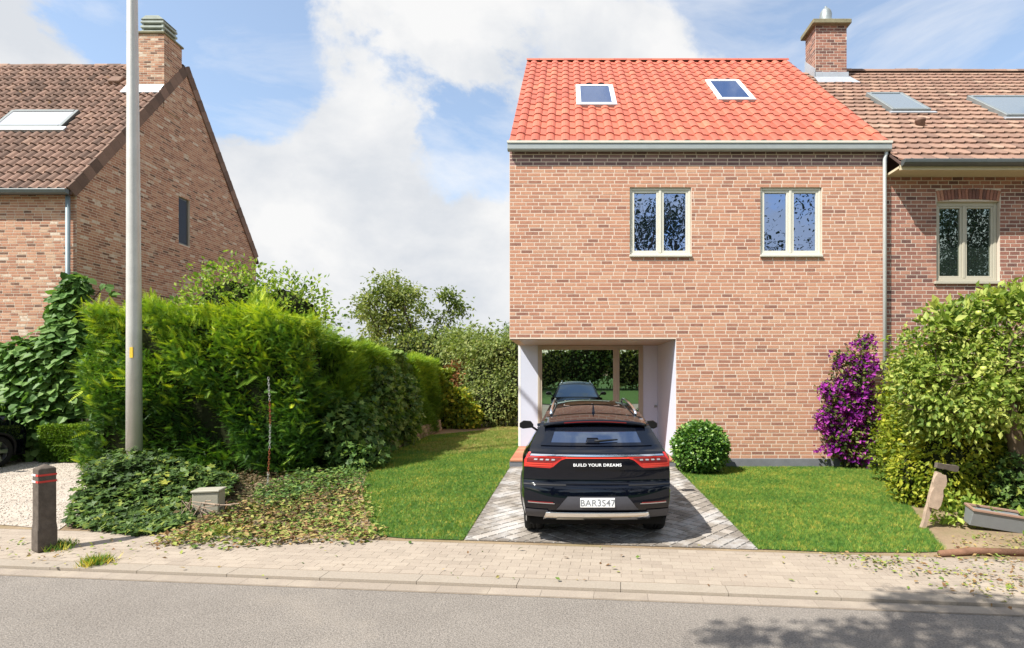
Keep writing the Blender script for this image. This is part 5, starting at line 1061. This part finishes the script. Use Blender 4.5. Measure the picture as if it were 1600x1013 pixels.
def catmull(P_, k=7):
    P_ = [np.array(p, float) for p in P_]; out = []
    for i in range(len(P_) - 1):
        p0, p1, p2, p3 = P_[max(i - 1, 0)], P_[i], P_[i + 1], P_[min(i + 2, len(P_) - 1)]
        for j in range(k):
            t = j / k; out.append(.5 * ((2 * p1) + (p2 - p0) * t + (2 * p0 - 5 * p1 + 4 * p2 - p3) * t * t + (-p0 + 3 * p1 - 3 * p2 + p3) * t ** 3))
    out.append(P_[-1]); return np.array(out)
# side view of the centre line: y, z, edge dy, edge dz
ST_ = [(.10, .33, .12, 0), (.02, .40, .12, 0), (-.03, .50, .14, 0), (-.03, .62, .14, 0), (-.01, .71, .13, 0), (.035, .76, .12, 0), (.035, .88, .12, 0), (.02, .97, .12, 0), (.01, 1.06, .12, 0), (.03, 1.10, .12, 0), (.10, 1.135, .12, 0),
       (.20, 1.19, .12, 0), (.36, 1.28, .12, 0), (.52, 1.375, .10, -.01), (.60, 1.42, .08, -.03), (.68, 1.455, .02, -.05), (.85, 1.505, 0, -.06), (1.3, 1.585, 0, -.06), (1.9, 1.635, 0, -.06), (2.3, 1.635, 0, -.06), (2.6, 1.60, .02, -.06),
       (2.75, 1.56, .08, -.05), (3.05, 1.42, .16, -.03), (3.35, 1.27, .20, -.02), (3.6, 1.14, .16, -.01), (3.72, 1.10, .0, -.02), (4.0, 1.06, -.05, -.05), (4.3, .98, -.12, -.08), (4.45, .90, -.2, -.08), (4.52, .80, -.25, -.03), (4.55, .65, -.26, 0), (4.55, .45, -.26, 0), (4.48, .30, -.24, 0)]
SK = catmull(ST_)
def hwid(y, z):
    y = np.clip(y, 0, 4.5); w = np.interp(y, [0, .12, .3, .7, 1.2, 3.3, 3.9, 4.2, 4.5], [.80, .865, .905, .925, .93, .93, .91, .87, .76])
    w = w - .05 * np.clip((.62 - z) / .3, 0, 1) ** 2 - .012 * np.clip((z - .72) / .28, 0, 1)
    s = np.clip((z - 1.03) / .52, 0, 1.2); w = w - .30 * s ** .85 * (y < 3.75); return w
NU = 14
def skin(i, u, off=0.0):
    i0 = int(np.clip(math.floor(i), 0, len(SK) - 2)); t = i - i0; y, z, dy, dz = SK[i0] * (1 - t) + SK[i0 + 1] * t
    h = hwid(y + dy, z + dz); a = abs(u); e2 = a ** 3; p = np.array((u * h, y + dy * e2, z + dz * a ** 2.2))
    if off:
        d = SK[i0 + 1] - SK[i0]; nrm = np.array((u * e2 * .5 * (1 if dy else .3), -d[1], d[0])); nrm = np.array((u * (.25 * a), -d[1] / math.hypot(d[0], d[1]), d[0] / math.hypot(d[0], d[1]))); nrm /= np.linalg.norm(nrm); p = p + nrm * off * 1.0
    return p
def grid(nm, fn, nu, nv, mat, par, smooth=True, skip=None, solid=0):
    v = [tuple(fn(i / nu, j / nv)) for j in range(nv + 1) for i in range(nu + 1)]; f = []
    for j in range(nv):
        for i in range(nu):
            q = (j * (nu + 1) + i, j * (nu + 1) + i + 1, (j + 1) * (nu + 1) + i + 1, (j + 1) * (nu + 1) + i)
            if skip and skip(np.mean([v[k] for k in q], axis=0)): continue
            f.append(q)
    o = mobj(nm, v, f, mat, par, smooth)
    if solid: s = o.modifiers.new('solid', 'SOLIDIFY'); s.thickness = solid; s.offset = 1
    return o
ZR = [(k, SK[k][1]) for k in range(len(SK)) if SK[k][0] < .75]     # rear part: station from height
def v_at_z(z):
    for (k0, z0), (k1, z1) in zip(ZR, ZR[1:]):
        if z0 <= z <= z1: return k0 + (z - z0) / (z1 - z0)
    return 0 if z < ZR[0][1] else ZR[-1][0]
def v_at_y(y):
    for k in range(len(SK) - 1):
        if SK[k][0] <= y <= SK[k + 1][0] and SK[k][0] > .5: return k + (y - SK[k][0]) / (SK[k + 1][0] - SK[k][0])
    return len(SK) - 1
CARLOC = Vector((.36, 6.24, .014)); NSK = len(SK) - 1
AX = (.84, 3.60); WR = .355
def make_car(name, label, cat='car', plate=True):
    T = thing(name, label, cat, (0, 0, 0)); LOC[T] = Vector((0, 0, 0))
    body_fn = lambda a, b: skin(b * NSK, a * 2 - 1)
    B = grid('body', body_fn, 2 * NU, NSK, m_paint, T)
    def side_fn(sg):
        def f(a, b):
            i = a * NSK; e = skin(i, 1.0); ys = .22 + a * 4.1; t = b; z = e[2] * (1 - t) + .26 * t; y = e[1] + (ys - e[1]) * t ** 1.5 if a < .25 or a > .8 else e[1] * (1 - t) + ys * t
            h = hwid(y, z); edge = e[0]; h = edge * (1 - min(1, t * 12)) + h * min(1, t * 12)
            if .62 < z < .78: h -= .006
            return np.array((sg * h, y, z))
        return f
    arch = lambda c: any(math.hypot(c[1] - a, c[2] - WR) < WR + .045 for a in AX) and c[2] < .85
    for sg in (1, -1): grid('side_panel', side_fn(sg), NSK, 34, m_paint, B, skip=arch)
    # wheel arch lips and liners
    for sg in (1, -1):
        for a in AX:
            pts = [(0, a + (WR + .055) * math.cos(t), WR + (WR + .055) * math.sin(t)) for t in np.linspace(-.25, math.pi + .25, 20)]; pts = [(sg * (hwid(p[1], p[2]) - .006), p[1], p[2]) for p in pts]
            MB().tube(pts, .03, 6).build('arch_lip', m_clad_d, T, True)
            MB().lathe([(.001, 0), (WR + .05, 0), (WR + .05, .02)], 20).build('liner', m_dark, T) if False else None
            lin = MB()
            for k in range(16):
                t0, t1 = math.pi * k / 16, math.pi * (k + 1) / 16; r_ = WR + .06
                lin.add([(sg * .62, a + r_ * math.cos(t0), WR + r_ * math.sin(t0)), (sg * .62, a + r_ * math.cos(t1), WR + r_ * math.sin(t1)), (sg * .90, a + r_ * math.cos(t1), WR + r_ * math.sin(t1)), (sg * .90, a + r_ * math.cos(t0), WR + r_ * math.sin(t0))], [(0, 1, 2, 3)])
            lin.build('wheel_arch', m_dark, T)
            # wheel
            cw = sg * .775; tb = MB(); pr = [(-.115, .23), (-.125, .28), (-.118, .335), (-.09, .352), (-.075, WR), (-.03, WR), (-.026, WR - .012), (-.018, WR - .012), (-.014, WR), (.014, WR), (.018, WR - .012), (.026, WR - .012), (.03, WR), (.075, WR), (.09, .352), (.118, .335), (.125, .28), (.115, .23)]
            n_ = 36; base = 0
            for x_, r_ in pr:
                for k in range(n_): tb.v.append((cw + x_, a + r_ * math.cos(2 * math.pi * k / n_), WR + r_ * math.sin(2 * math.pi * k / n_)))
            for i in range(len(pr) - 1):
                for k in range(n_): tb.f.append((i * n_ + k, i * n_ + (k + 1) % n_, (i + 1) * n_ + (k + 1) % n_, (i + 1) * n_ + k))
            ty = tb.build('tyre', m_tyre, T, True)
            rim = MB()
            for k in range(n_):
                a0, a1 = 2 * math.pi * k / n_, 2 * math.pi * (k + 1) / n_
                rim.add([(cw + sg * .10, a + .235 * math.cos(a0), WR + .235 * math.sin(a0)), (cw + sg * .10, a + .235 * math.cos(a1), WR + .235 * math.sin(a1)), (cw - sg * .08, a + .20 * math.cos(a1), WR + .20 * math.sin(a1)), (cw - sg * .08, a + .20 * math.cos(a0), WR + .20 * math.sin(a0))], [(0, 1, 2, 3)])
            for k in range(5):
                a0 = 2 * math.pi * k / 5; d_ = Vector((0, math.cos(a0), math.sin(a0))); s_ = Vector((0, -math.sin(a0), math.cos(a0))); c_ = Vector((cw + sg * .085, a, WR)); x_ = Vector((sg * .02, 0, 0))
                rim.add([c_ + s_ * .03 + x_, c_ - s_ * .03 + x_, c_ + d_ * .232 - s_ * .045 + x_, c_ + d_ * .232 + s_ * .045 + x_, c_ + s_ * .03 - x_, c_ - s_ * .03 - x_, c_ + d_ * .232 - s_ * .045 - x_, c_ + d_ * .232 + s_ * .045 - x_], [(0, 1, 2, 3), (7, 6, 5, 4), (0, 3, 7, 4), (1, 5, 6, 2)])
            rim.build('rim', m_satin, ty)
    MB().box((-.80, .25, .22), (.80, 4.3, .30)).build('underbody', m_dark, T)
    # rear glass, spoiler, wiper
    va, vb = v_at_z(1.165), v_at_z(1.395)
    def rg(a, b):
        u = (a * 2 - 1); lim = .845 - .05 * b; cr_ = .0 if .12 < b < .95 else 0; return skin(va + (vb - va) * b, u * lim, .006)
    rw = grid('rear_window', rg, 20, 10, m_cglass, T)
    # satin-grey glass surround
    for nm, (u0, u1) in (('window_surround', (.70, .845)), ('window_surround', (-.845, -.70))):
        grid(nm, lambda a, b: skin(va + (vb - va) * b, u0 + (u1 - u0) * a, .010), 4, 10, m_paint, rw)
    grid('window_surround', lambda a, b: skin(va + (v_at_z(1.195) - va) * b, (a * 2 - 1) * .84, .0104), 20, 2, m_paint, rw)
    grid('camera_housing', lambda a, b: skin(v_at_z(1.185) + (v_at_z(1.235) - v_at_z(1.185)) * b, -.06 + (a * 2 - 1) * (.105 - .02 * b), .014), 6, 4, m_paint, rw, solid=.01)
    wp = [skin(v_at_z(z), u, .028) for u, z in ((-.03, 1.20), (.05, 1.20), (.33, 1.213))]; MB().tube(wp, [.017, .015, .008], 8).build('wiper', m_clad_d, T, True)
    sp0, sp1 = v_at_z(1.40), v_at_y(.86)
    def spf(a, b):
        u = (a * 2 - 1); p = skin(sp1 + (sp0 - sp1) * min(1, b), u * .93, .014); q = skin(v_at_y(.72), u * .93, 0); k = b
        return np.array((p[0] * (1 - .0 * k), .86 - .40 * k + .06 * abs(u) ** 3 * k, skin(sp1, u * .93)[2] + .012 - .075 * k))
    grid('spoiler', spf, 16, 5, m_paint, T, solid=.028)
    grid('brake_light', lambda a, b: spf(.2 + .6 * a, 1.0) + np.array((0, -.004, -.004 - .010 * b)), 10, 1, m_reddk, T)
    # tail lights: shaped lens, bar between them
    def lens(nm, sg, top, bot, mat, off, u0, u1, n=16, m=3, par=None):
        return grid(nm, lambda a, b: skin(v_at_z(bot(u0 + (u1 - u0) * a) + (top(u0 + (u1 - u0) * a) - bot(u0 + (u1 - u0) * a)) * b), sg * (u0 + (u1 - u0) * a), off), n, m, mat, par or T)
    topf = lambda u: 1.062; botf = lambda u: float(np.interp(u, [.42, .50, .62, .995], [1.045, 1.02, .925, .935]))
    for sg in (1, -1):
        L_ = lens('tail_light', sg, topf, botf, m_red, .006, .42, 1.0)
        lens('lens_inner', sg, lambda u: 1.052, lambda u: float(np.interp(u, [.5, .60, .97], [1.045, .995, .992])), m_reddk, .010, .50, .965, par=L_)
        for zz in (.948, .972): lens('light_bar', sg, lambda u: zz + .010, lambda u: zz, m_redl, .011, .615, .985, m=1, par=L_)
        for uu in (.58, .66, .74, .82): lens('lamp_cell', sg, lambda u: 1.036, lambda u: 1.020, m_lamp, .013, uu, uu + .045, n=2, m=1, par=L_)
        lens('corner_lens', sg, lambda u: 1.10, lambda u: .95, m_red, .007, .965, 1.0, n=3, par=L_)
    lens('light_strip', 1, lambda u: 1.056, lambda u: 1.042, m_redl, .007, -.44, .44, n=20, m=1)
    lens('chrome_strip', 1, lambda u: 1.083, lambda u: 1.066, m_chrome, .010, -.955, .955, n=30, m=2)
    # lettering
    def text(s_, size, cx_, y_, z_, mat, par, ext=.002, tilt=0, sx=1.0, nm='lettering', bold=0.0):
        cu = bpy.data.curves.new('tmp', 'FONT'); cu.body = s_; cu.size = size; cu.align_x = 'CENTER'; cu.align_y = 'CENTER'; cu.extrude = ext; cu.offset = bold; cu.space_character = 1.05
        to = bpy.data.objects.new('tmp', cu); me = bpy.data.meshes.new_from_object(to); bpy.data.objects.remove(to)
        me.materials.clear(); me.materials.append(mat); o = link(bpy.data.objects.new(nm, me), par); o.location = (cx_, y_, z_); o.rotation_euler = (R(90) + tilt, 0, 0); o.scale = (sx, 1, 1); return o
    if plate:
        zt_ = .965; yt = float(np.interp(zt_, [.88, .97], [.035, .02]))
        text('BUILD YOUR DREAMS', .046, 0, yt - .012, zt_, m_plate, T, .004, R(-8), 1.2, bold=.0008)
    # lower bumper: grey valance with plate, chrome bar, corner cladding, reflectors
    vz = v_at_z
    grid('valance', lambda a, b: skin(vz(.46 + .15 * b), (a * 2 - 1) * (.56 - .16 * b), .012), 16, 4, m_clad, T)
    if plate:
        pl = MB().box((-.20, -.052, .487), (.20, -.044, .597)).build('plate', m_plate, T, bevel=.004)
        text('BAR3S47', .105, 0, -.053, .536, m_ink, pl, .0008, 0, .98, 'plate_text', .001)
        MB().box((-.035, -.053, .582), (.035, -.0524, .592)).build('plate_band', m_lamp, pl)
    for sg in (1, -1):
        grid('corner_cladding', lambda a, b: skin(vz(.345 + .105 * b), sg * (.68 + .32 * a), .012), 8, 4, m_clad, T)
        grid('reflector', lambda a, b: skin(vz(.53 + .011 * b), sg * (.60 + .345 * a), .010), 8, 1, m_reddk, T)
        grid('reflector_trim', lambda a, b: skin(vz(.520 + .009 * b), sg * (.58 + .37 * a), .0105), 8, 1, m_satin, T)
    grid('skid_plate', lambda a, b: skin(vz(.33 + .10 * b), (a * 2 - 1) * (.70 + .06 * (1 - b)), .016), 24, 3, m_chrome, T, solid=.01)
    grid('skid_slot', lambda a, b: skin(vz(.335 + .035 * b), (a * 2 - 1) * (.55 + .02 * (1 - b)), .028), 16, 1, m_satin, T)
    grid('exhaust_trim', lambda a, b: skin(vz(.336 + .02 * b), (a * 2 - 1) * (.17 + .03 * b), .031), 6, 1, m_clad_d, T)
    # bumper crease lines
    for sg in (1, -1): grid('bumper_crease', lambda a, b: skin(vz(.735 - .012 * b + .0 * a), sg * (.42 + .58 * a), .006), 10, 1, m_clad_d, T)
    grid('tailgate_seam', lambda a, b: skin(vz(.745 - .006 * b), (a * 2 - 1) * .42, .003), 16, 1, m_dark, T)
    # roof: rails, sunroof, fin
    for sg in (1, -1):
        ra, rb_ = v_at_y(.95), v_at_y(2.55)
        pts = [skin(ra + (rb_ - ra) * k / 14, sg * .86, .012 + .045 * math.sin(math.pi * min(1, max(0, k / 14))) ** .35) for k in range(15)]
        MB().tube(pts, .018, 8).build('roof_rail', m_chrome, T, True)
    grid('sunroof', lambda a, b: skin(v_at_y(1.45) + (v_at_y(2.35) - v_at_y(1.45)) * b, (a * 2 - 1) * .62, .005), 8, 8, m_sroof, T)
    sf = MB()
    for (u0, u1, y0, y1) in ((-.64, .64, 1.40, 1.45), (-.64, .64, 2.33, 2.38), (-.64, -.61, 1.45, 2.33), (.61, .64, 1.45, 2.33), (.0, .03, 1.45, 2.33)):
        c4 = [skin(v_at_y(y), u, .009) for u, y in ((u0, y0), (u1, y0), (u1, y1), (u0, y1))]; sf.add(c4, [(0, 1, 2, 3)])
    sf.build('sunroof_frame', m_satin, T)
    c = skin(v_at_y(1.0), 0, 0); MB().add([(-.02, c[1] - .07, c[2] - .02), (.02, c[1] - .07, c[2] - .02), (.02, c[1] + .16, c[2]), (-.02, c[1] + .16, c[2]), (-.004, c[1] - .05, c[2] + .085), (.004, c[1] - .05, c[2] + .085), (.004, c[1] + .0, c[2] + .085), (-.004, c[1] + .0, c[2] + .085)],
        [(0, 1, 5, 4), (1, 2, 6, 5), (2, 3, 7, 6), (3, 0, 4, 7), (4, 5, 6, 7)]).build('antenna_fin', m_paint, T)
    # windscreen, side glass, front lamps, grille
    wa_, wb_ = v_at_y(2.78), v_at_y(3.58)
    grid('windscreen', lambda a, b: skin(wa_ + (wb_ - wa_) * b, (a * 2 - 1) * .90, .005), 16, 12, m_cglass, T)
    for sg in (1, -1):
        for y0, y1, y2_, y3 in ((.95, 1.75, 1.05, 1.75), (1.82, 2.62, 1.82, 2.40)):
            def sgf(a, b, sg=sg): 
                yb = y0 + (y1 - y0) * a; yt_ = y2_ + (y3 - y2_) * a; y = yb * (1 - b) + yt_ * b; z = 1.07 + (.36 + .05 * (1 if y0 > 1.5 else 0)) * b; return np.array((sg * (hwid(y, z) + .006), y, z))
            grid('side_window', sgf, 8, 6, m_cglass, T)
        ms = MB(); mh = hwid(2.75, 1.1)
        m_o = [(0, 0), (.05, .075), (.17, .085), (.235, .04), (.235, -.03), (.18, -.055), (.03, -.04)]
        f_ = [(sg * (mh + .03 + x), 2.56, 1.20 + z) for x, z in m_o]; b_ = [(sg * (mh + .04 + x * .9), 2.70, 1.20 + z * .8) for x, z in m_o]; k = len(m_o)
        ms.add(f_ + b_, [tuple(range(k))[::-1], tuple(range(k, 2 * k))] + [(i, (i + 1) % k, (i + 1) % k + k, i + k) for i in range(k)]); mi = ms.build('mirror', m_clad_d, T, bevel=.012, seg=2)
        MB().add([(sg * (mh + .03 + x * .92 + .008), 2.557, 1.205 + z * .82) for x, z in m_o], [tuple(range(k))]).build('mirror_glass', m_dark, mi)
        MB().tube([(sg * (mh - .04), 2.66, 1.10), (sg * (mh + .06), 2.64, 1.17)], .02, 6).build('mirror_stalk', m_clad_d, T, True)
        vn = lambda z: next(k for k in range(NSK, 0, -1) if SK[k][1] >= z)
        grid('headlight', lambda a, b: skin(vn(.80) - 3 * b, sg * (.55 + .42 * a), .008), 8, 3, m_lamp, T)
    grid('grille', lambda a, b: skin(NSK - 10 + 8 * b, (a * 2 - 1) * .6, .006), 12, 6, m_clad_d, T)
    return T
car = make_car('parked_car', 'glossy black SUV parked on the driveway with its rear to the street', 'car'); car.location = CARLOC
def copy_tree(o, parent=None):
    c = o.copy(); COL.objects.link(c)
    if parent is not None: c.parent = parent
    for ch in list(o.children): copy_tree(ch, c)
    return c
car2 = copy_tree(car); car2['label'] = 'dark car cut off by the left edge of the photo, standing on the gravel drive'; car2['category'] = 'car'
car2.name = 'parked_car.001'; car2.location = (-13.38, 8.2, .004)
